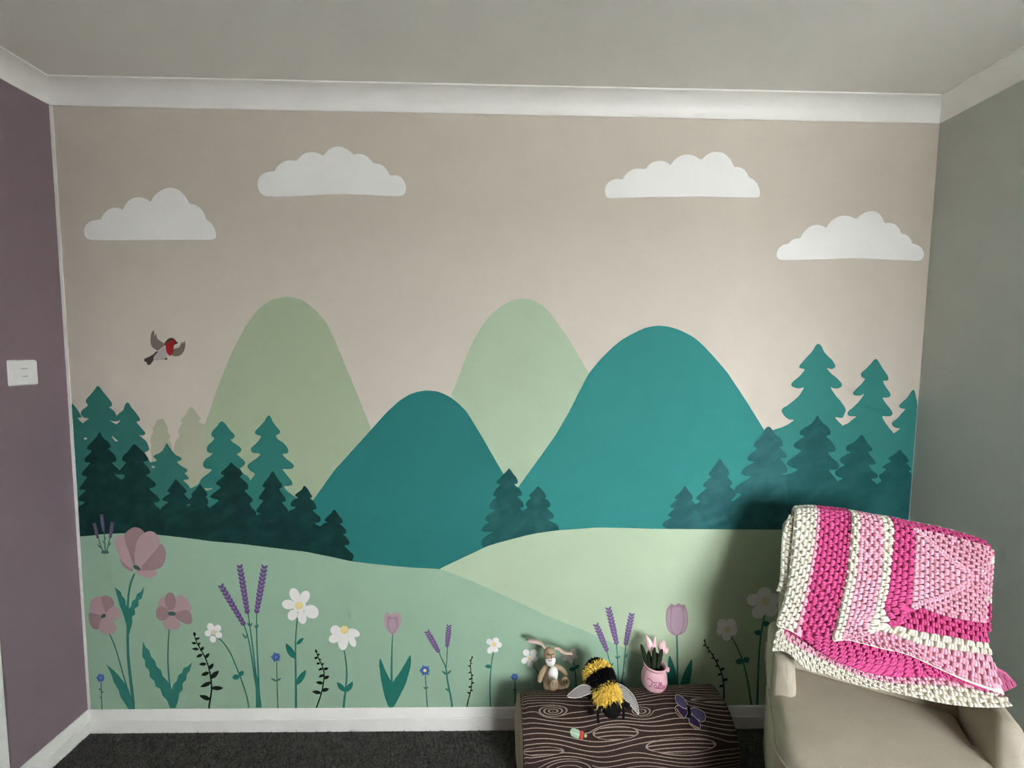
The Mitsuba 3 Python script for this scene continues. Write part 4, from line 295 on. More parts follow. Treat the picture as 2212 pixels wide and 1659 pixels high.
["painted_lavender","small painted lavender with two purple spikes in the middle of the meadow",11,[["stem","stem",[["S",[[1361,314.1],[1377.6,273.8],[1387.5,247.6],[1391.9,211.8],[1402.3,149.6],[1411.8,83.2]],3.6,8.2],["S",[[1393,336.2],[1391.1,283.2],[1387.4,235.7]],3.1,4.1],["L",1390.1,220.4,1372.1,237.2,8.1],["L",1390.1,221.4,1408.2,238.9,8.1],["L",1400.9,152,1384.6,165,7.2]],[]],["flower_spike","lav_l",[["L",1360.6,312.7,1313,401.4,22.1]],[]],["flower_spike_mark","lav_d",[["L",1318.2,391.6,1322.3,408.2,6.7],["L",1318.2,391.6,1302.6,396.5,6.7],["L",1323.5,381.7,1328.6,399,6.7],["L",1323.5,381.7,1306.8,386.1,6.7],["L",1328.8,371.9,1334.3,389.4,6.7],["L",1328.8,371.9,1311.7,376,6.7],["L",1334.1,362.1,1339.5,379.5,6.7],["L",1334.1,362.1,1317,366.2,6.7],["L",1339.4,352.2,1344.4,369.5,6.7],["L",1339.4,352.2,1322.7,356.6,6.7],["L",1344.7,342.3,1349.1,359.3,6.7],["L",1344.7,342.3,1328.6,347.1,6.7],["L",1350,332.5,1353.6,348.9,6.7],["L",1350,332.5,1334.7,337.7,6.7],["L",1355.3,322.6,1358.1,338.6,6.7],["L",1355.3,322.6,1340.8,328.3,6.7],["L",1360.6,312.7,1362.4,328.1,6.7],["L",1360.6,312.7,1347.1,319,6.7]],[]],["flower_spike","lav_l",[["L",1392.1,335.2,1400.2,425.5,19.8]],[]],["flower_spike_mark","lav_d",[["L",1399.3,415.5,1410.4,425.5,5.9],["L",1399.3,415.5,1390.2,427.5,5.9],["L",1398.4,405.5,1410.6,415.4,5.9],["L",1398.4,405.5,1388.2,417.6,5.9],["L",1397.5,395.5,1410.1,405.3,6],["L",1397.5,395.5,1386.9,407.7,6],["L",1396.6,385.5,1409.1,395.3,6],["L",1396.6,385.5,1386.1,397.7,6],["L",1395.7,375.4,1407.8,385.3,6],["L",1395.7,375.4,1385.6,387.6,6],["L",1394.8,365.4,1406.3,375.4,6],["L",1394.8,365.4,1385.3,377.5,6],["L",1393.9,355.3,1404.6,365.4,6],["L",1393.9,355.3,1385.2,367.4,6],["L",1393,345.3,1402.8,355.5,6],["L",1393,345.3,1385.2,357.3,6],["L",1392.1,335.2,1401,345.5,6],["L",1392.1,335.2,1385.2,347.1,6]],[]]]],
["painted_fern","thin black painted fern sprig left of the log seat",11,[["stem","black",[["S",[[1490.2,292.2],[1483.5,259],[1485,235.2],[1489.6,206.6],[1488.3,177.9],[1479.3,129.9],[1469.5,85.7]],2.3,4.1],["L",1489.3,286.1,1491.1,297.9,5.4],["L",1486.7,275.6,1479.4,281.8,4.5],["L",1484.9,264.7,1490.3,268.5,4.5],["L",1483.6,254.3,1473.2,258.1,5],["L",1484.5,242.4,1488.1,245.7,4.1],["L",1485.9,230.4,1474.6,228.1,5],["L",1488.2,218.5,1495.9,217,6.3],["L",1489.6,204.2,1476.9,200.4,5.9],["L",1489.2,187.4,1498.7,185,6.8],["L",1487,168.3,1474.7,170.8,6.8],["L",1485.2,156.3,1494.3,152.9,6.3],["L",1481.6,141.9,1471.1,148.2,5.9]],[]]]],
["painted_daisy","small white painted daisy left of the log seat, standing free",11,[["stem","stem",[["S",[[1573.6,311.8],[1564.9,253.9],[1560.8,187],[1563.7,85]],3.6,5.9]],[]],["leaf","leaf",[["L",1565.4,253.9,1540,254.9,16.3]],[]],["petal","whitef",[["E",1557.5,355.9,11.7,12.6,30]],[]],["petal","whitef",[["E",1582.3,360.5,12.6,12.2,-20]],[]],["petal","whitef",[["E",1594.6,343,11.7,11.7,0]],[]],["petal","whitef",[["E",1581.2,322.7,11.7,10.8,0]],[]],["petal","whitef",[["E",1560.4,321.3,10.8,14.4,-15]],[]],["petal","whitef",[["E",1573.4,341.6,13.5,13.5,0]],[]],["center","yel",[["E",1575.6,344,9.5,9.5,0]],[]]]],
["painted_cornflower","blue painted cornflower beside the left end of the log seat",11,[["stem","stem2",[["S",[[1659,193.4],[1660,153.7],[1661.1,98.4]],4.6,6.4],["L",1659.4,150.6,1651.8,159.8,5.2],["L",1660,150.6,1668.1,158.5,5.2]],[]],["petal","blue",[["L",1661.6,208.6,1671.3,205.3,5.8]],[]],["petal","blue",[["L",1660.3,206.6,1668.9,195.9,5.8]],[]],["petal","blue",[["L",1658.2,205.6,1659.7,194.9,5.8]],[]],["petal","blue",[["L",1656,206,1650.5,193.5,5.8]],[]],["petal","blue",[["L",1654.3,207.6,1645.7,202,5.8]],[]],["petal","blue",[["L",1653.6,209.9,1640.5,210.2,5.8]],[]],["petal","blue",[["L",1654.3,212.2,1645.7,218.2,5.8]],[]],["petal","blue",[["L",1656,213.7,1650.6,226.4,5.8]],[]],["petal","blue",[["L",1658.3,214,1659.8,224.6,5.8]],[]],["petal","blue",[["L",1660.4,213,1669,223.3,5.8]],[]],["petal","blue",[["L",1661.6,211,1671.4,213.8,5.8]],[]],["center","blue_l",[["E",1657.7,209.8,4.9,4.9,0]],[]]]],
["painted_daisy","white painted daisy left of the toy rabbit head",11,[["stem","stem",[["S",[[1724.7,266],[1742.4,238.6],[1760.2,202],[1778.6,140.7]],3.5,4.7]],[]],["petal","whitef",[["E",1702.2,310.3,12.7,13.8,25]],[]],["petal","whitef",[["E",1731,309.6,13.8,13.8,-20]],[]],["petal","whitef",[["E",1734.8,284.2,13.9,12.7,0]],[]],["petal","whitef",[["E",1717.8,263,11.6,14.4,0]],[]],["petal","whitef",[["E",1695.6,277.7,11.5,13.8,-25]],[]],["petal","whitef",[["E",1715.7,287.3,12.7,12.7,0]],[]],["center","yel_p",[["E",1715.7,287.3,8.1,8.1,0]],[]]]],
["painted_daisy","white painted daisy half hidden by the drooping rabbit ear",11,[["stem","stem",[["S",[[1885.3,280.5],[1896.1,231.8],[1901.3,176.7],[1902.3,127.6]],4.1,5.8]],[]],["leaf","leaf",[["L",1895.9,242.7,1871,239.2,17.4]],[]],["leaf","leaf",[["L",1895.8,243.9,1912.9,259.1,15.1]],[]],["petal","whitef",[["E",1886.9,313.8,13.9,12.7,20]],[]],["petal","whitef",[["E",1891.9,293.8,11.6,10.4,0]],[]],["petal","whitef",[["E",1877.8,277.5,9.3,14.5,20]],[]],["petal","whitef",[["E",1857.3,286.7,13.9,10.4,20]],[]],["petal","whitef",[["E",1857,304.9,11.6,11.6,0]],[]],["petal","whitef",[["E",1873.3,298.7,10.4,10.4,0]],[]],["center","yel_p",[["E",1873.3,298.7,8.1,8.1,0]],[]]]],
["painted_lavender","painted lavender with three pale purple spikes behind the bumblebee toy",11,[["stem","stem",[["S",[[2019,316.3],[2031.7,273.7],[2044.8,218.8],[2058.3,151.3]],3.5,5.3],["S",[[2057.1,346.4],[2063.7,273.6],[2070,151.2]],3.5,5.3],["S",[[2093.7,343.3],[2089.9,273.5],[2078.7,151.2]],3.5,5.3],["L",2040,246.3,2025,261.6,7],["L",2039.3,249.3,2044.6,268.8,7],["L",2064,282.7,2054.4,294.9,6.4],["L",2064.6,282.7,2072.9,297.9,6.4],["L",2091.9,285.6,2101.7,306.9,7],["L",2083,209.4,2092.3,229.6,7]],[]],["flower_spike","lvr_l",[["L",2022,313.3,1972.8,428,21.7]],[]],["flower_spike_mark","lvr_d",[["L",1978.3,415.3,1982.4,433.7,8.2],["L",1978.3,415.3,1962.2,424.9,8.2],["L",1983.7,402.6,1988.9,421.5,8.2],["L",1983.7,402.6,1966.5,411.7,8.2],["L",1989.2,389.9,1994.7,409,8.2],["L",1989.2,389.9,1971.6,398.8,8.2],["L",1994.6,377.2,2000.1,396.2,8.2],["L",1994.6,377.2,1977.1,386.1,8.2],["L",2000.1,364.4,2005.2,383.3,8.2],["L",2000.1,364.4,1982.9,373.6,8.2],["L",2005.5,351.7,2010,370.3,8.2],["L",2005.5,351.7,1989,361.1,8.2],["L",2011,338.9,2014.7,357.2,8.2],["L",2011,338.9,1995.3,348.7,8.2],["L",2016.5,326.1,2019.3,344,8.2],["L",2016.5,326.1,2001.6,336.3,8.2],["L",2022,313.3,2023.8,330.8,8.2],["L",2022,313.3,2008,323.9,8.2]],[]],["flower_spike","lvr_l",[["L",2058.9,341.6,2020.2,495.6,23.7]],[]],["flower_spike_mark","lvr_d",[["L",2023.7,481.6,2031.1,499.7,8.5],["L",2023.7,481.6,2008.6,494.2,8.5],["L",2027.2,467.7,2035.9,486.1,8.5],["L",2027.2,467.7,2010.7,480,8.5],["L",2030.7,453.8,2040.1,472.3,8.6],["L",2030.7,453.8,2013.6,465.9,8.6],["L",2034.2,439.8,2043.8,458.4,8.6],["L",2034.2,439.8,2016.9,451.9,8.6],["L",2037.7,425.8,2047.1,444.4,8.6],["L",2037.7,425.8,2020.6,438,8.6],["L",2041.3,411.8,2050.3,430.4,8.6],["L",2041.3,411.8,2024.5,424.1,8.6],["L",2044.8,397.8,2053.3,416.2,8.6],["L",2044.8,397.8,2028.5,410.2,8.6],["L",2048.3,383.8,2056.1,402.1,8.6],["L",2048.3,383.8,2032.8,396.4,8.6],["L",2051.9,369.7,2058.9,387.8,8.6],["L",2051.9,369.7,2037.1,382.6,8.6],["L",2055.4,355.7,2061.5,373.6,8.6],["L",2055.4,355.7,2041.5,368.7,8.6],["L",2058.9,341.6,2064.2,359.3,8.6],["L",2058.9,341.6,2045.9,354.9,8.6]],[]],["flower_spike","lvr_l",[["L",2092.7,339,2114.3,471.4,22.7]],[]],["flower_spike_mark","lvr_d",[["L",2112.2,458.3,2125.8,470.4,8],["L",2112.2,458.3,2103.3,475.1,8],["L",2110,445.1,2124.9,457,8],["L",2110,445.1,2099.9,462.2,8],["L",2107.8,431.9,2123.3,443.7,8.1],["L",2107.8,431.9,2097.2,449.1,8.1],["L",2105.7,418.7,2121.2,430.5,8.1],["L",2105.7,418.7,2095,435.9,8.1],["L",2103.5,405.4,2118.8,417.3,8.1],["L",2103.5,405.4,2093.1,422.7,8.1],["L",2101.4,392.2,2116.1,404.2,8.1],["L",2101.4,392.2,2091.4,409.3,8.1],["L",2099.2,378.9,2113.2,391.1,8.1],["L",2099.2,378.9,2089.9,395.9,8.1],["L",2097,365.6,2110.2,378,8.1],["L",2097,365.6,2088.6,382.5,8.1],["L",2094.9,352.3,2107.1,364.9,8.1],["L",2094.9,352.3,2087.3,369,8.1],["L",2092.7,339,2104,351.8,8.1],["L",2092.7,339,2086.1,355.6,8.1]],[]]]],
["painted_tulip","large mauve painted tulip behind the pink flowerpot toy",11,[["stem","stem",[["S",[[2294.8,381.9],[2300.3,296.9],[2306.7,125.1]],5.8,7.1]],[]],["leaf","leaf",[["P",[[2268.6,301.9],[2289,254.3],[2309.6,174.4],[2311.5,125.1],[2276.1,125.3],[2264.7,199.3],[2262.7,254.4]],1]],[]],["leaf","leaf",[["P",[[2359.9,285.7],[2361.3,235.6],[2353.7,174.2],[2340.9,124.9],[2311.5,125.1],[2318,186.7],[2333.7,235.7]],1]],[]],["petal","tul_d",[["P",[[2248.2,448.3],[2250.3,487.3],[2263.7,503.5],[2268,510.6],[2282.9,501],[2296.9,512.4],[2310.1,502.2],[2320.8,508.2],[2333,478.2],[2338.2,436.1],[2331.4,399.9],[2314.6,383.6],[2293.3,377.1],[2272.5,386.2],[2254.3,409.2]],1]],[]],["petal","tul_m",[["P",[[2251.7,448.3],[2254,481.3],[2263.9,496.3],[2267.5,460.3],[2265.6,418.2],[2278.3,386.8],[2257.2,409.2]],1]],[]],["petal","tul_m",[["P",[[2270.1,454.3],[2271.6,493.3],[2290.6,496.2],[2310.4,493.2],[2317.7,454.2],[2317,412],[2306.2,389.1],[2293,383.1],[2279.3,392.8],[2270.2,418.2]],1]],[]],["petal","tul_m",[["P",[[2317.8,496.2],[2329.7,475.2],[2334.1,436.1],[2327.2,402.9],[2312.1,387.9],[2320.5,412],[2321.8,454.2]],1]],[]]]],
["painted_fern","thin black painted fern sprig right of the log seat",11,[["stem","black",[["S",[[2406.6,358.5],[2414.7,333],[2433.3,308.5],[2455.4,271.8],[2474.7,235],[2488.7,185.7],[2494.7,93]],3.5,5.3],["L",2408,352.4,2405.2,363.4,7],["L",2411.5,339.1,2400,336.1,6.4],["L",2419.7,326.9,2426.5,331.1,5.9],["L",2427.2,314.7,2420.4,308.6,6.4],["L",2439.6,299.4,2446.5,301.2,6.5],["L",2444.8,287.2,2435.7,281.1,7.6],["L",2455.4,271.8,2466.9,277.9,8.2],["L",2463.9,253.4,2453.5,248.6,8.2],["L",2475.9,235,2492,242.3,10.6],["L",2480.2,216.6,2463.8,215.4,10],["L",2487.2,191.9,2506.5,196.7,11.8],["L",2490,170.3,2472,164.3,10.6]],[]]]],
["painted_daisy","white painted daisy in the chair shadow, the lower of the two",11,[["stem","stem",[["S",[[2511.2,373.9],[2551,302],[2578.4,222.2],[2606.4,87.2]],4.7,7.7]],[]],["leaf","leaf",[["L",2563.1,271.3,2533.8,268.4,25.9]],[]],["leaf","leaf",[["L",2565.5,270.1,2590.2,283.5,27.1]],[]],["petal","whitef",[["E",2473.8,424.9,21,21,30]],[]],["petal","whitef",[["E",2507.6,427.8,19.9,19.9,-20]],[]],["petal","whitef",[["E",2518.3,399.3,16.4,21.1,0]],[]],["petal","whitef",[["E",2493.5,378.2,17.6,22.2,0]],[]],["petal","whitef",[["E",2465.7,398.3,14,17.5,0]],[]],["petal","whitef",[["E",2492.4,402.4,23.4,19.9,0]],[]],["center","yel_p",[["E",2493.5,402.4,12.9,12.9,0]],[]]]],
["painted_daisy","white painted daisy in the chair shadow, the taller one beside the blanket",11,[["stem","stem",[["S",[[2641.4,465.5],[2631.6,392.9],[2626.8,258.8],[2630.2,87.1]],5.3,8.3]],[]],["leaf","leaf",[["L",2635.3,423.2,2663.2,429.2,23.4]],[]],["leaf","leaf",[["L",2632.5,386.9,2602.4,391.8,22.3]],[]],["petal","whitef",[["E",2635.2,550.8,28,24.5,0]],[]],["petal","whitef",[["E",2592.8,524.5,26.8,24.5,0]],[]],["petal","whitef",[["E",2615.7,474.6,26.9,26.9,0]],[]],["petal","whitef",[["E",2663.9,482.3,26.9,26.9,0]],[]],["petal","whitef",[["E",2671.5,525.5,23.4,26.9,0]],[]],["petal","whitef",[["E",2637.1,513.6,29.2,29.2,0]],[]],["center","yel_p",[["E",2640.9,518.4,16.3,16.3,0]],[]]]]]
def shape(pr):
    k = pr[0]
    if k == 'P': return Polygon(chaikin(pr[1], pr[2]) if pr[2] else pr[1]).buffer(0)
    if k == 'E':
        a = np.linspace(0, 2 * np.pi, 28, endpoint=False); c, s = math.cos(math.radians(pr[5])), math.sin(math.radians(pr[5]))
        x, y = pr[3] * np.cos(a), pr[4] * np.sin(a); return Polygon(np.c_[pr[1] + x * c - y * s, pr[2] + x * s + y * c])
    if k == 'L':
        p, q = np.array(pr[1:3]), np.array(pr[3:5]); t = np.linspace(0, 1, 9); w = pr[5] / 2 * np.sin(np.pi * t ** .85) ** .8; n = np.array([-(q - p)[1], (q - p)[0]]); n = n / (np.linalg.norm(n) + 1e-9)
        c = p + t[:, None] * (q - p); return Polygon(np.vstack([c + w[:, None] * n, (c - w[:, None] * n)[::-1]])).buffer(0)
    if k == 'S':
        c = curve(pr[1], 20); w = np.linspace(pr[2], pr[3], 20) / 2; t = np.gradient(c, axis=0); n = np.c_[-t[:, 1], t[:, 0]] / np.linalg.norm(t, axis=1)[:, None]
        return unary_union([Polygon(np.vstack([c[i:i + 2] + w[i:i + 2, None] * n[i:i + 2], (c[i:i + 2] - w[i:i + 2, None] * n[i:i + 2])[::-1]])).buffer(.08) for i in range(19)])
def paint(polys, holes, off):
    g = unary_union(polys)
    for h in holes: g = g.difference(Polygon(chaikin(h, 1)).buffer(0))
    g = g.intersection(shapely.box(1.0, 80, RX * 1000 - .5, 2345)).simplify(.12)
    ms = [trimesh.creation.extrude_polygon(q, .00022, engine='earcut') for q in (affine(p) for p in getattr(g, 'geoms', [g]) if p.geom_type == 'Polygon' and p.area > 1.0)]
    return frame(cat_mesh(ms), (0, -off, 0), np.array([1., 0, 0]), np.array([0, 0, 1.]), np.array([0, -1., 0]))
def affine(p): return shapely.affinity.scale(p, .001, .001, origin=(0, 0))
import shapely.affinity
for name, label, layer, parts in MURAL:
    whole = holder(name, label, parent=WB) if parts[0][0] else None
    for i, (pn, col, prims, holes) in enumerate(parts):
        mesh = paint([shape(p) for p in prims], holes, .0001 + layer * .0002 + i * .00005)
        if whole: add(pn, mesh, 'p_' + col, whole)
        else: add(name, mesh, 'p_' + col, WB, label)
add('corner_strip', box(.001, .0115, -.0035, -.0003, .0862, HC - d), 'm_white', WB, 'narrow white unpainted strip up the corner beside the mauve wall')

# ---------------------------------------------------------------- switch and socket
LS = holder('light_switch', 'square white light switch on the mauve wall', 'light switch')
sq = puffy(shapely.box(-.043, -.043, .043, .043).buffer(-.004).buffer(.004), .009, .0, .006, .004)
AX = np.array([1., 0, 0]), np.array([0, 1., 0]), np.array([0, 0, 1.])
add('plate', frame(sq, (0.0005, -.1457, 1.401), AX[1], AX[2], AX[0]), 'm_plastic', LS, smooth=35)
rk = puffy(shapely.box(-.009, -.0125, .009, .0125), .004, 0, .003, .003)
add('rocker', frame(rk, (.0088, -.1457, 1.402), AX[1], AX[2], AX[0]), 'm_plastic', LS, smooth=30)
for dz in (-.0133, .0133): add('gap', box(.0085, .0098, -.1555, -.136, 1.402 + dz - .0007, 1.402 + dz + .0007), 'm_grey', LS)
SO = holder('wall_socket', 'white wall socket behind the armchair, half hidden by the blanket', 'socket')
add('plate', frame(puffy(shapely.box(-.043, -.043, .043, .043).buffer(-.004).buffer(.004), .009, 0, .006, .004), (2.692, -.003, .310), AX[0], AX[2], -AX[1]), 'm_plastic', SO, smooth=35)
add('rocker', box(2.685, 2.699, -.015, -.011, .318, .338), 'm_plastic', SO)

# ---------------------------------------------------------------- log seat
LA, LB, LR = np.array([1.661, -.1848, .132]), np.array([2.408, -.156, .132]), .132
lx = LB - LA; LL = float(np.linalg.norm(lx)); lx = lx / LL; ln = np.array([lx[1], -lx[0], 0.]); lz = np.array([0, 0, 1.])
KN = [((0.1215, 0.0400), .050, .018, 3.2), ((0.4264, 0.0501), .040, .017, 2.6), ((0.1573, 0.2104), .085, .040, 3.4)]
LN = [((0.3234, 0.1073), .078, .0185), ((0.5372, 0.1469), .120, .0215), ((0.6987, 0.0204), .085, .010), ((0.0766, 0.1465), .070, .012)]
def log_col(p, n, uv):
    qx, qy, qz = p.x - float(LA[0]), p.y - float(LA[1]), p.z - float(LA[2])
    def phi(a, s):
        f = s + .0085 * dr.sin(a * 13 + s * 11 + .6) + .0045 * dr.sin(a * 24 - s * 17 + 1.3)
        for (ka, ks), rx, ry, _ in KN:
            u, v = (a - ka) / rx, (s - ks) / ry; r2 = dr.maximum(u * u + v * v, 1.0); f = f - (s - ks) / r2 * .97
        for (ka, ks), rx, ry in LN:
            u, v = (a - ka) / rx, (s - ks) / ry; r2 = dr.maximum(u * u + v * v, 1.0); f = f - (s - ks) / r2 * .97
        return f / .0134
    a = qx * float(lx[0]) + qy * float(lx[1]); s = LR * dr.atan2(qx * float(ln[0]) + qy * float(ln[1]), qz)
    f = phi(a, s); e = 1e-3
    gx, gs = (phi(a + e, s) - f) / e, (phi(a, s + e) - f) / e
    w = dr.abs(f - dr.floor(f + .5)) / dr.maximum(dr.sqrt(gx * gx + gs * gs), 14.0)
    for (ka, ks), rx, ry, m in KN:
        u, v = (a - ka) / rx, (s - ks) / ry; r = dr.sqrt(u * u * (1 + .25 * v) + v * v)
        h = r * m; wk = dr.abs(h - dr.floor(h + .5)) / m * ry * 1.25
        w = dr.select(r < 1.0, wk, w)
    for (ka, ks), rx, ry in LN:
        u, v = (a - ka) / rx, (s - ks) / ry; r = dr.sqrt(u * u + v * v); h = (s - ks + .25 * ry * (1 - u * u)) / .0105
        w = dr.select(r < 1.0, dr.minimum(dr.abs(h - dr.floor(h + .5)) * .0105, (1 - r) * ry * 1.1), w)
    t = 1 - smoothstep(.0011, .0017, w)
    b = noise(a * 300, s * 300, 2.0)
    return mix(mix((.026, .0165, .0145), (.036, .0235, .020), b), (.27, .21, .18), t)
mat('c_log', proc(log_col), .95, .1, sheen=.2)
LS_ = holder('log_pouf', 'brown tree log floor cushion printed with wood grain, against the mural wall', 'pouf')
def logp(a, s, off=0.0):
    th = np.asarray(s) / LR; a = np.asarray(a); off = np.asarray(off)
    return LA + a[..., None] * lx + (LR + off)[..., None] * (np.sin(th)[..., None] * ln + np.cos(th)[..., None] * lz)
def lathe_log(prof, n=96):
    # prof: (a, radius); flattened underneath
    th = np.linspace(0, 2 * np.pi, n, endpoint=False); v = []
    for a, r in prof:
        q = LA + a * lx + r * (np.sin(th)[:, None] * ln + np.cos(th)[:, None] * lz); q[:, 2] = np.maximum(q[:, 2], .004 + .0 * q[:, 2]); v.append(q)
    v = np.vstack(v); m = len(prof); f = []
    for i in range(m - 1):
        for j in range(n):
            a, b, c, e = i * n + j, i * n + (j + 1) % n, (i + 1) * n + (j + 1) % n, (i + 1) * n + j; f += [[a, b, c], [a, c, e]]
    return trimesh.Trimesh(v, f, process=False)
aa = np.linspace(0, 1, 40)
body = [(.016, LR - .006), (.0165, LR - .002)] + [(.018 + t * (LL - .034), LR + .0012 * math.sin(9 * t) - .004 * (1 - min(1, min(t, 1 - t) / .03)) ** 2) for t in aa] + [(LL - .0145, LR - .006)]
add('cover', lathe_log(body), 'c_log', LS_, 'brown cover printed with pale wood grain lines', smooth=True)
for side in (0, 1):
    pr = [(.017 - .021 * math.sin(t), (LR - .004) * (math.cos(t) ** .6 if t < 1.56 else .0005)) for t in np.linspace(0, 1.5707, 14)]
    if side: pr = [(LL - a, r) for a, r in pr][::-1]
    add('end_cap', lathe_log(pr), 'c_cap', LS_, 'tan plush end cap of the log cushion', smooth=True)
# piping along the end seams
for a in (.016, LL - .0145):
    th = np.linspace(0, 2 * np.pi, 80); c = LA + a * lx + (LR - .001) * (np.sin(th)[:, None] * ln + np.cos(th)[:, None] * lz); c[:, 2] = np.maximum(c[:, 2], .005)
    add('piping', tube(c, .0028, 8, False), 'c_log', LS_, smooth=True)
def on_log_patch(poly, off, thick, step=.003, lift=None):
    m = puffy(poly, thick, .0005, min(.003, thick * 2), step); v = m.vertices; h = off + v[:, 2]
    if lift is not None: h = h + lift(v[:, 0], v[:, 1])
    m.vertices = logp(v[:, 0], v[:, 1], h); m.faces = m.faces[:, ::-1]; return m
def as_poly(pts, n=2): return Polygon(chaikin(pts, n)).buffer(0)
BT = holder('beetle_patch', 'small pale green and red beetle applique on the log cushion', parent=LS_)
add('wing_case', on_log_patch(as_poly([(0.1704, 0.0943), (0.1769, 0.0901), (0.1866, 0.0896), (0.1946, 0.0925), (0.2021, 0.0953), (0.2042, 0.1006), (0.2017, 0.1104), (0.1998, 0.1168), (0.1913, 0.1178), (0.1816, 0.1145), (0.1732, 0.1099), (0.1690, 0.1029)]), .0006, .0016), 'c_leafgreen', BT, 'pale green wing case', smooth=35)
add('thorax', on_log_patch(as_poly([(0.2047, 0.0972), (0.2110, 0.0965), (0.2171, 0.1010), (0.2145, 0.1109), (0.2118, 0.1193), (0.2049, 0.1204), (0.2008, 0.1177), (0.2034, 0.1083)], 1), .0008, .0018), 'c_red', BT, 'red thorax', smooth=35)
add('head', on_log_patch(as_poly([(0.2161, 0.1079), (0.2225, 0.1060), (0.2279, 0.1113), (0.2228, 0.1158), (0.2156, 0.1156)], 1), .0006, .0014), 'c_beetlehead', BT, 'yellowish head', smooth=35)
def log_line(pts, r, off): 
    c = curve(pts, 16); return tube(logp(c[:, 0], c[:, 1], off + 0 * c[:, 0]), r, 6)
add('wing_line', log_line([(0.1700, 0.0999), (0.1846, 0.1039), (0.2008, 0.1087)], .0008, .0024), 'c_leafline', BT, 'cream centre line')
add('antenna', log_line([(0.2182, 0.1045), (0.2250, 0.1004), (0.2334, 0.0972)], .0007, .0012), 'f_black', BT)
BF = holder('butterfly_patch', 'purple butterfly applique with orange dotted wing edges on the log cushion', parent=LS_)
bc = np.array((0.5914, 0.0589))
liftw = lambda x, y: .16 * np.maximum(0, np.hypot(x - bc[0], y - bc[1]) - .008)
wings = [('c_purple', [(0.5962, 0.0453), (0.5938, 0.0304), (0.5864, 0.0158), (0.5762, 0.0069), (0.5639, 0.0092), (0.5558, 0.0230), (0.5558, 0.0347), (0.5620, 0.0414), (0.5785, 0.0517)]),
         ('c_purple', [(0.5971, 0.0523), (0.6039, 0.0482), (0.6153, 0.0495), (0.6315, 0.0577), (0.6406, 0.0662), (0.6396, 0.0781), (0.6312, 0.0870), (0.6204, 0.0897), (0.6123, 0.0826), (0.6007, 0.0721)]),
         ('c_purple_d', [(0.5888, 0.0554), (0.5775, 0.0446), (0.5606, 0.0400), (0.5491, 0.0437), (0.5426, 0.0522), (0.5440, 0.0638), (0.5521, 0.0737), (0.5620, 0.0786), (0.5714, 0.0743), (0.5803, 0.0667)]),
         ('c_purple_d', [(0.5897, 0.0629), (0.5840, 0.0747), (0.5793, 0.0861), (0.5805, 0.0951), (0.5879, 0.1020), (0.6007, 0.1075), (0.6102, 0.1049), (0.6156, 0.0947), (0.6113, 0.0825), (0.5997, 0.0697)])]
for i, (c, pts) in enumerate(wings):
    w = add('wing', on_log_patch(as_poly(pts), .003 if i < 2 else .0014, .0012, .003, liftw), c, BF, smooth=35)
    q = chaikin(pts, 2); q = np.vstack([q, q[:1]])
    add('stitched_edge', tube(logp(q[:, 0], q[:, 1], (.0035 if i < 2 else .002) + liftw(q[:, 0], q[:, 1])), .0009, 6, False), 'c_edge', w, 'pale stitched edge')
    if i > 1:
        r = [((0.5495, 0.0524), (0.5527, 0.0617), (0.5561, 0.0683), (0.5618, 0.0740)), ((0.5844, 0.0923), (0.5896, 0.0969), (0.5970, 0.1008), (0.6040, 0.1032))][i - 2]
        cc = curve(r, 9); add('dots', cat_mesh([ellip(logp(x, y, .0032 + float(liftw(x, y))), (.0021, .0021, .0021), 1) for x, y in cc]), 'c_orange', w, 'row of orange dots')
add('body', soft(chain([(logp(*np.array((0.5950, 0.0435)), .005), .0035), (logp(*np.array((0.5914, 0.0589)), .006), .006), (logp(*np.array((0.5846, 0.0732)), .005), .004)]), .002, 4), 'f_black', BF, 'black plush body', smooth=True)

# ---------------------------------------------------------------- toy rabbit
RB = holder('toy_rabbit', 'tan and white plush rabbit with long floppy ears sitting on the log cushion', 'soft toy')
def V(*a): return np.array(a if len(a) > 1 else a[0], float)
rb = soft(chain([(V((1.7888, -0.0800, 0.3131)), .013), (V((1.7895, -0.0840, 0.2923)), .022), (V((1.7890, -0.0860, 0.2652)), .029), (V((1.7906, -0.0880, 0.2460)), .030)]), .004)
add('body', rb, 'f_tan', RB, smooth=True)
add('tummy', ellip(V((1.7960, -0.1050, 0.3009)), (.0185, .012, .031), 3, rotm(.08, (0, 1, 0))), 'f_white', RB, 'white tummy', smooth=True)
hd = soft(m3.Manifold.batch_hull([m3.Manifold.sphere(.0225, 32).translate(list((1.7843, -0.0800, 0.3625))), m3.Manifold.sphere(.015, 32).translate(list((1.7878, -0.0860, 0.3344)))]), .004)
RH = add('head', hd, 'f_tan', RB, smooth=True)
add('muzzle', ellip(V((1.7875, -0.0905, 0.3441)), (.0193, .0172, .0205), 3, rotm(.1, (1, 0, 0))), 'f_white', RH, 'white muzzle', smooth=True)
add('nose_seam', tube(curve([(1.7865, -0.1055, 0.3781), (1.7880, -0.1090, 0.3729), (1.7901, -0.1090, 0.3619)], 8), .0009, 6), 'f_thread', RH, 'dark stitched nose line')
add('brow', tube(curve([(1.7728, -0.1015, 0.3752), (1.7865, -0.1060, 0.3766), (1.7989, -0.1015, 0.3770)], 8), .0010, 6), 'f_thread', RH, 'dark brow seam')
add('mouth', tube(curve([(1.7771, -0.1060, 0.3582), (1.7829, -0.1080, 0.3553), (1.7910, -0.1080, 0.3581)], 8), .0008, 6), 'f_thread', RH, 'dark stitched smile')
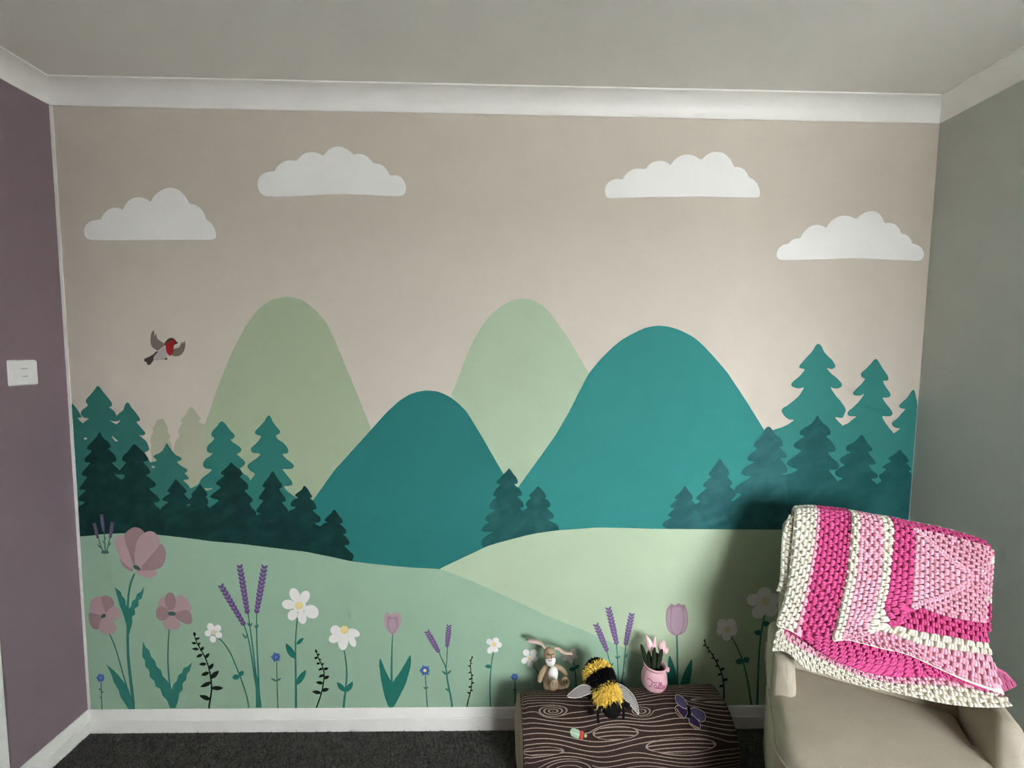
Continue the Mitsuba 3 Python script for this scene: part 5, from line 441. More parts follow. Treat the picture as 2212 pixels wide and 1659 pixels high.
def ear(pts, w, nrm):
    c = curve(pts, 16); t = np.gradient(c, axis=0); t /= np.linalg.norm(t, axis=1)[:, None]; side = np.cross(t, nrm); side /= np.linalg.norm(side, axis=1)[:, None]; up = np.cross(side, t)
    ww = np.interp(np.linspace(0, 1, 16), [0, .15, .5, .85, 1], np.array([.45, .6, 1, .85, .12]) * w)
    out = []
    for o, k, dz in ((0, 1.0, .0), (1, .70, .0)):
        v, f = [], []
        for i in range(16):
            for j, a in enumerate(np.linspace(0, 2 * np.pi, 12, endpoint=False)):
                th = .0042 if not o else .0022
                v.append(c[i] + side[i] * (ww[i] * k * math.cos(a)) + up[i] * (th * math.sin(a) * min(1, ww[i] / w * 1.6) + (.0034 if o else 0) - .25 * abs(math.cos(a)) * ww[i] * k * .0))
        for i in range(15):
            for j in range(12):
                a, b, cc, e = i * 12 + j, i * 12 + (j + 1) % 12, (i + 1) * 12 + (j + 1) % 12, (i + 1) * 12 + j; f += [[a, b, cc], [a, cc, e]]
        m = trimesh.Trimesh(v, f, process=False); out.append(m)
    return out
for pts, nrm in (([(1.7683, -0.0780, 0.3817), (1.7598, -0.0700, 0.3903), (1.7422, -0.0600, 0.3937), (1.7198, -0.0520, 0.3929), (1.6990, -0.0400, 0.3886)], V(-.1, -.93, -.30)),
                 ([(1.8031, -0.0780, 0.3824), (1.8152, -0.0780, 0.3831), (1.8328, -0.0740, 0.3674), (1.8540, -0.0660, 0.3551), (1.8765, -0.0560, 0.3436)], V(-.35, -.8, -.5))):
    a, b = ear(pts, .0120, nrm); e = add('ear', a, 'f_tan', RB, smooth=True); add('inner_ear', b, 'f_earpink', e, 'pale pink ear lining', smooth=True)
add('arm', soft(chain([(V((1.7684, -0.0800, 0.3084)), .008), (V((1.7580, -0.0880, 0.2956)), .0095), (V((1.7503, -0.0920, 0.2813)), .0095), (V((1.7481, -0.0940, 0.2702)), .0090)]), .003), 'f_tan', RB, smooth=True)
add('arm', soft(chain([(V((1.8063, -0.0800, 0.3130)), .008), (V((1.8218, -0.0840, 0.3113)), .0085), (V((1.8366, -0.0880, 0.3024)), .0090), (V((1.8448, -0.0900, 0.2904)), .0080)]), .003), 'f_tan', RB, smooth=True)
for hip, foot, rr, tilt in (((1.7846, -0.0880, 0.2365), (1.7963, -0.1280, 0.2787), (.0168, .0095, .0335), .03), ((1.8104, -0.0880, 0.2379), (1.8397, -0.1120, 0.2748), (.0172, .0095, .0335), -.10)):
    h, f = V(*hip), V(*foot)
    lg = add('leg', soft(chain([(h, .014), (h * .45 + f * .55 + V(0, 0, -.006), .0125), (f + V(0, .006, -.010), .013)]), .004), 'f_tan', RB, smooth=True)
    add('foot', ellip(f, rr, 3, rotm(tilt, (0, 1, 0)) @ rotm(.38, (1, 0, 0))), 'f_tan', lg, 'big tan foot sole', smooth=True)
    R_ = (rotm(tilt, (0, 1, 0)) @ rotm(.38, (1, 0, 0)))[:3, :3]
    add('toe_stitch', cat_mesh([tube(curve([f + R_ @ V(dx, -.0098, .012), f + R_ @ V(dx * 1.1, -.0088, .019), f + R_ @ V(dx * 1.1, -.0062, .0255)], 6), .0008, 5) for dx in (-.0045, .0045)]), 'f_thread', lg, 'dark stitched toe lines')

# ---------------------------------------------------------------- toy bumblebee
BE = holder('toy_bumblebee', 'fluffy black and yellow toy bumblebee lying on the log cushion', 'soft toy')
rg = np.random.default_rng(11)
def fluff(c, r, rot, n, length, rad, keep=None, droop=.35, jitter=.35):
    """Yarn strands standing on an ellipsoid (centre, radii, rotation)."""
    i = np.arange(n) + .5; ph = np.arccos(1 - 2 * i / n); th = np.pi * (1 + 5 ** .5) * i
    u = np.c_[np.cos(th) * np.sin(ph), np.sin(th) * np.sin(ph), np.cos(ph)]
    if keep is not None: u = u[keep(u)]
    n = len(u); p = (u * r) @ rot.T + c; nn = (u / r) @ rot.T; nn /= np.linalg.norm(nn, axis=1)[:, None]
    d = nn + rg.normal(0, jitter, (n, 3)) ; d /= np.linalg.norm(d, axis=1)[:, None]
    L = length * rg.uniform(.7, 1.25, n)[:, None]; m = p + d * L * .55; e = m + (d * .8 + V(0, -.25, -1) * droop + rg.normal(0, .2, (n, 3))) * L * .5
    p = p - nn * .003; V_ = []; a = np.cross(d, V(.3, .5, .8)); a /= np.linalg.norm(a, axis=1)[:, None]; b = np.cross(d, a)
    for q, k in ((p, 1.0), (m, 1.0)):
        for t in (0, 2.094, 4.189): V_.append(q + rad * k * (math.cos(t) * a + math.sin(t) * b))
    V_.append(e); vv = np.stack(V_, 1).reshape(-1, 3); o = np.arange(n)[:, None, None] * 7
    f = np.array([[0, 1, 4], [0, 4, 3], [1, 2, 5], [1, 5, 4], [2, 0, 3], [2, 3, 5], [3, 4, 6], [4, 5, 6], [5, 3, 6]])
    return trimesh.Trimesh(vv, (o + f).reshape(-1, 3), process=False)
ca, ch, ct = V(1.956, -.162, .331), V(1.9795, -.239, .284), V(1.9725, -.207, .309)      # abdomen, head, thorax
axb = ca - ct; axb /= np.linalg.norm(axb)
zx = axb; xx = np.cross(V(0, 0, 1), zx); xx /= np.linalg.norm(xx); yx = np.cross(zx, xx); RO = np.c_[xx, yx, zx]
add('abdomen', ellip(ca, (.046, .044, .058), 3, np.block([[RO, np.zeros((3, 1))], [np.zeros((1, 3)), np.ones((1, 1))]])), 'f_black', BE, smooth=True)
ra = V(.048, .046, .058)
add('black_band', fluff(ca, ra, RO, 2200, .012, .0018, lambda u: (u[:, 2] < .12), .15), 'f_black', BE, 'black fluffy band')
add('yellow_band', fluff(ca, ra, RO, 2100, .014, .0019, lambda u: (u[:, 2] >= .12) & (u[:, 2] < .62), .2), 'f_yellow', BE, 'yellow fluffy band')
add('tail', fluff(ca, ra, RO, 2200, .010, .0016, lambda u: u[:, 2] >= .62, .1), 'f_black', BE, 'black fluffy tail')
add('thorax', ellip(ct, (.036, .030, .032), 3), 'f_yellow', BE, smooth=True)
add('collar', fluff(ct, V(.037, .031, .033), np.eye(3), 1700, .019, .0019, lambda u: u[:, 2] > -.75, .6, .45), 'f_yellow', BE, 'shaggy yellow collar')
add('head', ellip(ch, (.031, .027, .029), 3), 'f_black', BE, smooth=True)
for q in ((1.9391, -0.2590, 0.2896), (1.9927, -0.2620, 0.3171)): add('eye', ellip(V(*q), (.0045, .0045, .0055), 2), 'f_eye', BE, 'shiny black eye', smooth=True)
add('underside', ellip(V(1.968, -.195, .285), (.042, .045, .022), 3, rotm(.5, (1, 0, 0))), 'f_black', BE, smooth=True)
for pts in ([(1.9429, -0.2620, 0.3093), (1.9308, -0.2680, 0.3065), (1.9249, -0.2760, 0.2894), (1.9268, -0.2800, 0.2689)], [(2.0084, -0.2580, 0.3184), (2.0116, -0.2640, 0.3106), (2.0120, -0.2700, 0.2931), (2.0112, -0.2720, 0.2739)]):
    add('antenna', tube(curve(pts, 18), np.interp(np.linspace(0, 1, 18), [0, .1, .9, 1], [.0035, .0042, .0040, .002]), 8), 'f_black', BE, smooth=True)
for q in (((1.9123, -0.2280, 0.2648)), ((2.0325, -0.2360, 0.2926)), ((2.0346, -0.1700, 0.3113)), ((1.9169, -0.1950, 0.2900))):
    add('foot', ellip(V(*q), (.011, .010, .008), 2), 'f_black', BE, smooth=True)
def wing(pts, ribs):
    P3 = np.array(pts); c = P3.mean(0); u, s, vt = np.linalg.svd(P3 - c); ex, ey = vt[0], vt[1]; ez = np.cross(ex, ey)
    if ez @ (CAM - c) < 0: ey = -ey; ez = -ez
    q = np.c_[(P3 - c) @ ex, (P3 - c) @ ey]; pl = as_poly(q, 2)
    k = add('wing', frame(puffy(pl, .0024, .0018, .004, .004), c, ex, ey, ez), 'f_grey', BE, 'grey felt wing', smooth=40)
    e = np.array(pl.exterior.coords); add('edge', tube(c + e[:, :1] * ex + e[:, 1:] * ey + .0008 * ez, .0013, 6, False), 'f_rib', k, 'pale stitched wing edge', smooth=True)
    if ribs:
        A_, B_ = np.array(ribs[0]), np.array(ribs[1]); A_ = np.c_[(A_ - c) @ ex, (A_ - c) @ ey]; B_ = np.c_[(B_ - c) @ ex, (B_ - c) @ ey]; A_, B_ = curve(A_, 17), curve(B_, 17)
        add('vein', cat_mesh([tube(c + np.array([A_[i], A_[i] * .25 + B_[i] * .75])[:, :1] * ex + np.array([A_[i], A_[i] * .25 + B_[i] * .75])[:, 1:] * ey + .0022 * ez, .0009, 5) for i in range(1, 16)]), 'f_rib', k, 'pale stitched veins')
wing([(1.9280, -0.2000, 0.3204), (1.9077, -0.1960, 0.3324), (1.8873, -0.1930, 0.3326), (1.8698, -0.1930, 0.3251), (1.8534, -0.1960, 0.3141), (1.8318, -0.2030, 0.2998), (1.8408, -0.2070, 0.2964), (1.8630, -0.2080, 0.2955), (1.8837, -0.2080, 0.3004), (1.9060, -0.2070, 0.3086), (1.9255, -0.2050, 0.3119)], None)
wing([(1.9992, -0.1900, 0.3363), (2.0221, -0.1900, 0.3294), (2.0439, -0.1940, 0.3190), (2.0626, -0.2030, 0.3043), (2.0719, -0.2160, 0.2900), (2.0727, -0.2300, 0.2771), (2.0696, -0.2460, 0.2623), (2.0569, -0.2400, 0.2793), (2.0415, -0.2320, 0.2957), (2.0250, -0.2220, 0.3088), (2.0112, -0.2070, 0.3232)],
     ([(2.0087, -0.2040, 0.3274), (2.0252, -0.2210, 0.3113), (2.0414, -0.2320, 0.2973), (2.0623, -0.2430, 0.2753)], [(2.0330, -0.1920, 0.3225), (2.0581, -0.2020, 0.3052), (2.0700, -0.2170, 0.2875), (2.0703, -0.2380, 0.2708)]))

# ---------------------------------------------------------------- toy flowerpot
PT = holder('toy_flowerpot', 'pink plush flowerpot with tulips, a name stitched on its front', 'soft toy')
pc = V(2.168, -.1125, .2525)
tilt = rotm(-.07, (1, 0, 0)) @ rotm(.06, (0, 1, 0))
def potp(r, z, a): return (tilt[:3, :3] @ V(r * math.cos(a), r * math.sin(a), z)) + pc
prof = [(.0, .000), (.020, .0003), (.031, .0025), (.0395, .010), (.0445, .022), (.0462, .034), (.0450, .047), (.0415, .060), (.0378, .070), (.0370, .075), (.0400, .081), (.0415, .085), (.0405, .088), (.0380, .0885), (.0355, .085), (.0345, .078), (.034, .070)]
prof = curve(prof, 44)
def lathe(prof, n=56, squash=1.0):
    th = np.linspace(0, 2 * np.pi, n, endpoint=False); v = np.array([[max(r, 1e-5) * math.cos(a), max(r, 1e-5) * math.sin(a) * squash, z] for r, z in prof for a in th]); m = len(prof); f = []
    for i in range(m - 1):
        for j in range(n):
            a, b, c, e = i * n + j, i * n + (j + 1) % n, (i + 1) * n + (j + 1) % n, (i + 1) * n + j; f += [[a, b, c], [a, c, e]]
    return trimesh.Trimesh(v, f, process=False)
pm = lathe(prof); pm.vertices = pm.vertices @ tilt[:3, :3].T + pc
PK = add('pot', pm, 'f_pink', PT, 'pink plush pot', smooth=True)
sm = lathe([(0.0001, .076), (.02, .0755), (.036, .073)]); sm.vertices = sm.vertices @ tilt[:3, :3].T + pc
add('soil', sm, 'f_soil', PT, 'dark brown soil top', smooth=True)
add('tab', frame(puffy(as_poly([(-.006, -.008), (.007, -.010), (.009, .006), (.004, .012), (-.006, .008)]), .003, .003, .004, .002), potp(.045, .074, -.15), V(.8, -.5, .2), V(0, .1, 1), V(.5, .8, -.1)), 'f_pink', PT, smooth=True)
# the stitched name "Talley", written with single strokes (x, y in letter units)
STROKES = [[(-.35, 1.15), (-.25, 1.45), (.1, 1.55), (.7, 1.3), (1.25, 1.2), (1.75, 1.4)], [(.85, 1.25), (.7, .7), (.55, .15), (.3, -.15), (.1, .05)],
           [(1.75, .72), (1.5, .85), (1.25, .6), (1.2, .25), (1.45, .05), (1.7, .3), (1.78, .75), (1.75, .3), (1.9, .05), (2.1, .2)],
           [(2.1, .2), (2.35, .9), (2.45, 1.4), (2.3, 1.5), (2.2, 1.1), (2.2, .4), (2.35, .05), (2.55, .2)], [(2.55, .2), (2.8, .9), (2.9, 1.4), (2.75, 1.5), (2.65, 1.1), (2.65, .4), (2.8, .05), (3.0, .2)],
           [(3.0, .2), (3.3, .45), (3.35, .75), (3.15, .8), (3.02, .45), (3.15, .08), (3.4, .1), (3.6, .35)], [(3.6, .35), (3.65, .8), (3.65, .35), (3.8, .1), (4.0, .3), (4.1, .85), (4.05, .2), (3.95, -.45), (3.75, -.75), (3.6, -.5), (3.9, -.1), (4.3, .25)]]
tx = []
for s in STROKES:
    c = curve(s, 26); q = []
    for x, y in c:
        a = -math.pi / 2 - .06 + (x - 2.0) * .345; z = .0285 + y * .0155 - (x - 2) * .0012; i = np.interp(z, prof[:, 1][4:26], prof[:, 0][4:26]); q.append(potp(i + .0006, z, a))
    tx.append(tube(q, .0015, 6))
add('stitched_name', cat_mesh(tx), 'f_thread_pink', PK, 'dark pink embroidered name Talley', smooth=True)
def leafb(pts, w):
    c = np.array(pts); return soft(chain([(V(*p), r) for p, r in zip(curve(pts, 6), np.interp(np.linspace(0, 1, 6), [0, .3, .75, 1], np.array([.8, 1, .85, .45]) * w))]), .003)
for pts in ([(2.1444, -0.1040, 0.3319), (2.1404, -0.0880, 0.3582), (2.1333, -0.0680, 0.3853)], [(2.1528, -0.1120, 0.3351), (2.1541, -0.0980, 0.3538), (2.1558, -0.0850, 0.3722)], [(2.1632, -0.1180, 0.3368), (2.1657, -0.1120, 0.3671), (2.1709, -0.1040, 0.3984)], [(2.1799, -0.1140, 0.3365), (2.1891, -0.1060, 0.3596), (2.2010, -0.0960, 0.3859)], [(2.1782, -0.1000, 0.3287), (2.1877, -0.0880, 0.3432), (2.1885, -0.0800, 0.3610)]):
    add('leaf', leafb(pts, .0092), 'f_leaf', PT, 'dark green plush leaf', smooth=True)
def bud(pts, w, petal=None):
    k = add('tulip', soft(chain([(V(*p), r) for p, r in zip(curve(pts, 7), np.interp(np.linspace(0, 1, 7), [0, .3, .6, 1], np.array([.55, 1, .95, .3]) * w))]), .003), 'f_bud', PT, 'pale pink plush tulip head', smooth=True)
    if petal is not None: add('petal', soft(chain([(V(*p), r) for p, r in zip(curve(petal, 6), np.interp(np.linspace(0, 1, 6), [0, .4, 1], np.array([.7, .7, .25]) * w))]), .003), 'f_bud', k, smooth=True)
bud([(2.1631, -0.0860, 0.3773), (2.1589, -0.0800, 0.3967), (2.1562, -0.0740, 0.4102), (2.1521, -0.0660, 0.4225)], .0118, [(2.1714, -0.0820, 0.3847), (2.1801, -0.0740, 0.3998), (2.1846, -0.0660, 0.4142)])
bud([(2.2010, -0.0800, 0.3728), (2.2055, -0.0760, 0.3862), (2.2125, -0.0700, 0.3938), (2.2181, -0.0640, 0.4000)], .0115, [(2.2055, -0.0860, 0.3831), (2.2145, -0.0800, 0.3920), (2.2186, -0.0720, 0.4012)])
bud([(2.2155, -0.0800, 0.3653), (2.2210, -0.0800, 0.3712), (2.2258, -0.0780, 0.3757), (2.2308, -0.0740, 0.3788)], .0088)

# ---------------------------------------------------------------- armchair (its own frame: r to its left-to-right, f forwards)
th = math.radians(28); CR, CF, CZ = V(math.cos(th), -math.sin(th), 0), V(-math.sin(th), -math.cos(th), 0), V(0, 0, 1)
def ch_pt(r, f, z): return r * CR + f * CF + z * CZ
def chair_box(r0, r1, f0, f1, z0, z1, bev):
    return frame(soft(m3.Manifold.batch_hull([m3.Manifold.sphere(bev, 24).translate([r, f, z]) for r in (r0 + bev, r1 - bev) for f in (f0 + bev, f1 - bev) for z in (z0 + bev, z1 - bev)]), .012, 3), (0, 0, 0), CR, CF, CZ)
AC = holder('armchair', 'small beige upholstered armchair in the right corner under a crochet blanket', 'armchair')
RL, RRt, RM = 2.318, 2.868, 2.593
out = Polygon([(RL, -.548), (RRt, -.548), (RRt, -.875), (RRt - .060, -.880), (RRt - .060, -1.0), (RL + .020, -1.0), (RL + .020, -.880), (RL, -.875)]).buffer(-.02).buffer(.02)
out = out.buffer(.0).intersection(unary_union([shapely.box(RL, -1.1, RRt, -.65), Point(RL + .1, -.65).buffer(.1, 32), Point(RRt - .1, -.65).buffer(.1, 32), shapely.box(RL + .1, -.7, RRt - .1, -.548)]))
cu = puffy(out, .050, .060, .042, .011, .014); cu.vertices[:, 2] += .398
SC = add('seat_cushion', frame(cu, (0, 0, 0), CR, CF, CZ), 'm_linen', AC, smooth=40)
ri = np.array(out.buffer(-.004).exterior.coords)
for zz in (.418,): add('piping', tube([ch_pt(x, y, zz) for x, y in ri], .0035, 6, False), 'm_linen', SC, smooth=True)
add('base', chair_box(RL + .012, RRt - .012, -1.04, -.575, .085, .345, .02), 'm_linen', AC, smooth=40)
bk = puffy(Polygon([(RL + .034, 0), (RRt - .022, 0), (RRt - .022, .615), (RL + .034, .615)]).buffer(-.04).buffer(.04), .03, .032, .032, .014)
tz = V(0, 0, 1) - 0; sl_ = .06; upb = CZ - sl_ * CF; upb = upb / np.linalg.norm(upb); nb = CF + sl_ * CZ; nb /= np.linalg.norm(nb)
add('backrest', frame(bk, ch_pt(0, -.995, .325), CR, upb, nb), 'm_linen', AC, smooth=40)
for r0, r1 in ((RL + .004, RL + .070), (RRt - .070, RRt - .004)):
    rm = (r0 + r1) / 2; fe = -.815 if r0 < 2.5 else -.770
    sp = [m3.Manifold.sphere(q, 24).translate([r, f, z]) for r, z, q, df in ((r0 + .020, .40, .018, 0), (r1 - .020, .40, .018, 0), (r0 + .026, .455, .024, 0), (r1 - .022, .465, .025, .003), (rm, .535, .031, -.012), (rm - .001, .545, .029, -.016)) for f in (fe - q + df, -1.0)]
    add('arm', frame(soft(m3.Manifold.batch_hull(sp), .010, 4), (0, 0, 0), CR, CF, CZ), 'm_linen', AC, smooth=50)
for r in (RL + .06, RRt - .06):
    for f in (-.63, -.97):
        add('leg', frame(tm(m3.Manifold.batch_hull([m3.Manifold.cylinder(.01, .014, .014, 16).translate([r, f, .001]), m3.Manifold.cylinder(.01, .021, .021, 16).translate([r, f, .085])])), (0, 0, 0), CR, CF, CZ), 'm_leg', AC, 'brown wooden leg', smooth=40)

# ---------------------------------------------------------------- crochet blanket: clusters of yarn on draped sheets
BK = holder('crochet_blanket', 'pink and cream striped crochet blanket draped over the back of the armchair', 'blanket')
SHEETS = {"A":[[25.6,23,18,16,12,6,0,-4.5],[-23,-19,-15.5,-12,-6,0,6,12,16,18,21,23.6],[[[2528,-1087,909],[2551,-1087,909],[2606,-1086,906],[2631,-1085,906],[2678,-1084,902],[2743,-1082,898],[2810,-1077,889],[2842,-1075,884]],[[2528,-1072,967],[2551,-1072,967],[2606,-1071,964],[2631,-1070,964],[2678,-1069,960],[2743,-1067,956],[2810,-1062,947],[2842,-1060,942]],[[2528,-1032,983],[2551,-1032,983],[2606,-1031,980],[2631,-1030,980],[2678,-1029,976],[2743,-1027,972],[2810,-1022,963],[2842,-1020,958]],[[2528,-992,979],[2551,-992,979],[2606,-991,976],[2631,-990,976],[2678,-989,972],[2743,-987,968],[2810,-982,959],[2842,-980,954]],[[2520,-952,899],[2545,-953,902],[2602,-957,909],[2625,-958,912],[2674,-960,915],[2739,-961,919],[2805,-962,920],[2836,-963,922]],[[2507,-911,818],[2534,-914,823],[2593,-921,838],[2614,-923,843],[2666,-929,856],[2733,-934,867],[2797,-939,875],[2826,-939,877]],[[2494,-884,765],[2522,-888,773],[2582,-896,791],[2605,-900,798],[2661,-908,815],[2728,-910,820],[2790,-912,824],[2816,-913,825]],[[2482,-858,715],[2510,-863,724],[2571,-873,746],[2596,-877,754],[2657,-888,777],[2723,-886,774],[2784,-887,775],[2808,-888,777]],[[2474,-843,687],[2501,-847,696],[2559,-857,715],[2603,-861,725],[2656,-862,727],[2718,-864,730],[2779,-865,733],[2805,-866,736]],[[2469,-835,674],[2496,-839,682],[2554,-846,697],[2587,-851,707],[2644,-847,700],[2711,-848,701],[2775,-851,708],[2807,-853,712]],[[2466,-828,663],[2493,-832,672],[2548,-835,679],[2583,-836,682],[2639,-836,681],[2704,-831,670],[2770,-829,667],[2814,-830,668]],[[2470,-822,656],[2498,-827,666],[2545,-828,668],[2581,-828,667],[2627,-829,669],[2700,-822,654],[2766,-815,641],[2821,-813,637]]]],
"B":[[38,33,31,28,24],[-10,-8,-4,0,3.6,7.7,10.3,12.3,13.6],[[[2380,-1086,891],[2438,-1092,903],[2454,-1092,904],[2492,-1093,906],[2534,-1094,907]],[[2380,-1071,949],[2438,-1077,961],[2454,-1077,962],[2492,-1078,964],[2534,-1079,965]],[[2380,-1031,965],[2438,-1037,977],[2454,-1037,978],[2492,-1038,980],[2534,-1039,981]],[[2380,-991,961],[2438,-997,973],[2454,-997,974],[2492,-998,976],[2534,-999,977]],[[2373,-950,876],[2428,-956,889],[2447,-958,893],[2484,-959,894],[2526,-961,900]],[[2359,-894,764],[2409,-906,790],[2429,-910,797],[2469,-914,807],[2513,-918,816]],[[2344,-863,704],[2394,-870,719],[2414,-873,725],[2453,-879,738],[2499,-888,755]],[[2331,-842,664],[2379,-845,671],[2403,-847,674],[2438,-850,680],[2483,-858,698]],[[2334,-833,653],[2374,-830,648],[2394,-827,641],[2427,-827,641],[2472,-839,666]]]],
"M":[[0,1.5,4,7,11,15,19],[24,28,31.3],[[[2473,-842,673],[2486,-841,670],[2526,-838,665],[2584,-839,666],[2653,-839,666],[2722,-832,650],[2790,-824,633]],[[2430,-835,649],[2456,-831,640],[2505,-828,633],[2568,-829,629],[2634,-836,637],[2715,-837,636],[2799,-833,624]],[[2395,-831,644],[2424,-821,625],[2471,-812,608],[2524,-812,598],[2592,-819,597],[2706,-835,623],[2803,-832,617]]]],
"C":[[0,2,4.5,8,11,15,19,22.5],[29.5,31,33.2,35.5,38],[[[2346,-859,653],[2375,-856,646],[2405,-850,635],[2470,-842,618],[2529,-836,605],[2611,-837,607],[2729,-851,637],[2818,-850,634]],[[2339,-849,645],[2367,-844,635],[2402,-839,623],[2469,-831,607],[2527,-827,597],[2609,-827,598],[2726,-842,630],[2823,-843,632]],[[2330,-833,624],[2361,-830,618],[2399,-825,608],[2462,-819,593],[2521,-814,584],[2607,-815,586],[2727,-829,615],[2826,-832,622]],[[2324,-818,605],[2358,-818,605],[2395,-811,590],[2455,-806,580],[2515,-803,573],[2603,-805,578],[2728,-815,598],[2832,-825,619]],[[2321,-805,586],[2358,-808,592],[2399,-796,568],[2454,-796,567],[2515,-795,564],[2603,-797,570],[2730,-802,579],[2836,-816,608]]]],
"D":[[0,2,4],[0,3,6,9,12],[[[2365,-1003,951],[2376,-1003,952],[2397,-1002,949]],[[2348,-976,896],[2365,-974,891],[2389,-972,887]],[[2343,-949,838],[2358,-947,835],[2381,-946,831]],[[2340,-918,774],[2358,-918,774],[2375,-918,772]],[[2330,-899,733],[2348,-897,729],[2370,-891,717]]]],
"E":[[0,2.2],[0,3,7,9,12],[[[2837,-992,946],[2852,-989,939]],[[2831,-975,911],[2847,-974,908]],[[2821,-943,844],[2835,-944,846]],[[2818,-931,816],[2831,-931,817]],[[2810,-905,763],[2818,-895,743]]]],
"G":[[0,3],[0,2,4],[[[2815,-874,681],[2828,-870,671]],[[2818,-856,643],[2849,-864,659]],[[2825,-844,617],[2858,-856,642]]]]}
class Sheet:
    def __init__(s, k):
        a, b, p = SHEETS[k]; p = np.array(p, float) / 1000; s.a, s.b = np.array(a, float), np.array(b, float)
        ka, kb = min(2, len(a) - 1), min(2, len(b) - 1); oa = np.argsort(s.a); s.a = s.a[oa]; p = p[:, oa]
        s.f = [RectBivariateSpline(s.a, s.b, p[:, :, i].T, kx=ka, ky=kb, s=0) for i in range(3)]
        c = s.norm(np.array([s.a.mean()]), np.array([s.b[-1] * .8 + s.b[0] * .2]), 1)[0]; s.sign = 1.0 if c @ V(0, 1, .45) > 0 else -1.0
    def at(s, a, b): return np.stack([g.ev(a, b) for g in s.f], -1)
    def norm(s, a, b, sg=None):
        e = .02; ca_, cb_ = np.clip(a, s.a[0] + e, s.a[-1] - e), np.clip(b, s.b[0] + e, s.b[-1] - e); du = s.at(ca_ + e, cb_) - s.at(ca_ - e, cb_); dv = s.at(ca_, cb_ + e) - s.at(ca_, cb_ - e); n = np.cross(du, dv); n /= np.linalg.norm(n, axis=-1, keepdims=True) + 1e-12
        return n * (s.sign if sg is None else sg)
def world(p): return p[..., :1] * CR + p[..., 1:2] * CF + p[..., 2:] * CZ
rb_ = np.random.default_rng(3)
def strands(p0, p1, nrm, rad):
    """Plump yarn strands from p0 to p1, bulging along nrm."""
    n = len(p0); d = p1 - p0; L = np.linalg.norm(d, axis=1)[:, None]; t = d / L; s = np.cross(t, nrm); s /= np.linalg.norm(s, axis=1)[:, None] + 1e-12; u = np.cross(s, t)
    if np.ndim(rad) == 0: rad = np.full(n, rad)
    ts, rs, hs = [.0, .18, .55, .88, 1.0], [.45, .95, 1.08, .95, .4], [-.25, .35, .75, .35, -.35]; V_ = []
    for a, r, h in zip(ts, rs, hs):
        c = p0 + d * a + u * (h * rad)[:, None]
        for g in range(6): V_.append(c + (rad * r)[:, None] * (math.cos(g * 1.0472) * s + math.sin(g * 1.0472) * u))
    v = np.stack(V_, 1).reshape(-1, 3); f = []
    for i in range(4):
        for g in range(6):
            a, b, c, e = i * 6 + g, i * 6 + (g + 1) % 6, i * 6 + 6 + (g + 1) % 6, i * 6 + 6 + g; f += [[a, b, c], [a, c, e]]
    for g in range(1, 5): f += [[0, g + 1, g], [24, 24 + g, 24 + g + 1]]
    return v, (np.arange(n)[:, None, None] * 30 + np.array(f)).reshape(-1, 3)
ACC = {}
def clusters(sh, cells, colour, fold=1.0):
    """cells: (ring a0, b0 -> a1, b1 in sheet coordinates, along-vector) rows; three strands each."""
    C = np.array(cells, float)
    if not len(C): return
    names = [colour(c) for c in C]
    ctr = (C[:, 0:2] + C[:, 2:4]) / 2; al = C[:, 4:6]
    P0, P1, NN = [], [], []
    for k, (w0, w1) in enumerate(((-.20, -.30), (0, 0), (.20, .30))):
        q0 = C[:, 0:2] + al * w0; q1 = C[:, 2:4] + al * w1 + rb_.normal(0, .02, (len(C), 2))
        P0.append(world(sh.at(q0[:, 0], q0[:, 1]))); P1.append(world(sh.at(q1[:, 0], q1[:, 1]))); NN.append(world(sh.norm(ctr[:, 0], ctr[:, 1])))
    w = np.linalg.norm(world(sh.at(ctr[:, 0] + al[:, 0] * .5, ctr[:, 1] + al[:, 1] * .5)) - world(sh.at(ctr[:, 0] - al[:, 0] * .5, ctr[:, 1] - al[:, 1] * .5)), axis=1)
    rad = np.clip(w * .165, .0018, .0042)
    for nm in sorted(set(names)):
        m = np.array([x == nm for x in names])
        for a, b, c in zip(P0, P1, NN): ACC.setdefault(nm, []).append(strands(a[m], b[m], c[m], rad[m]))
def backing(sh, a0, a1, b0, b1, ring, colour, step=.5, off=.0035):
    A_ = np.arange(a0, a1 + 1e-6, step); B_ = np.arange(b0, b1 + 1e-6, step); A_ = np.append(A_, a1) if a1 - A_[-1] > .05 else A_; B_ = np.append(B_, b1) if b1 - B_[-1] > .05 else B_
    g, h = np.meshgrid(A_, B_, indexing='ij'); p = world(sh.at(g.ravel(), h.ravel()) - sh.norm(g.ravel(), h.ravel()) * off); nb_ = len(B_); F_ = {}
    for i in range(len(A_) - 1):
        for j in range(nb_ - 1):
            q = [i * nb_ + j, (i + 1) * nb_ + j, (i + 1) * nb_ + j + 1, i * nb_ + j + 1]; nm = colour(ring((A_[i] + A_[i + 1]) / 2, (B_[j] + B_[j + 1]) / 2), (A_[i] + A_[i + 1]) / 2, (B_[j] + B_[j + 1]) / 2)
            F_.setdefault(nm, []).extend([[q[0], q[1], q[2]], [q[0], q[2], q[3]]])
    for nm, f in F_.items(): ACC.setdefault(nm, []).append((p, np.array(f)))
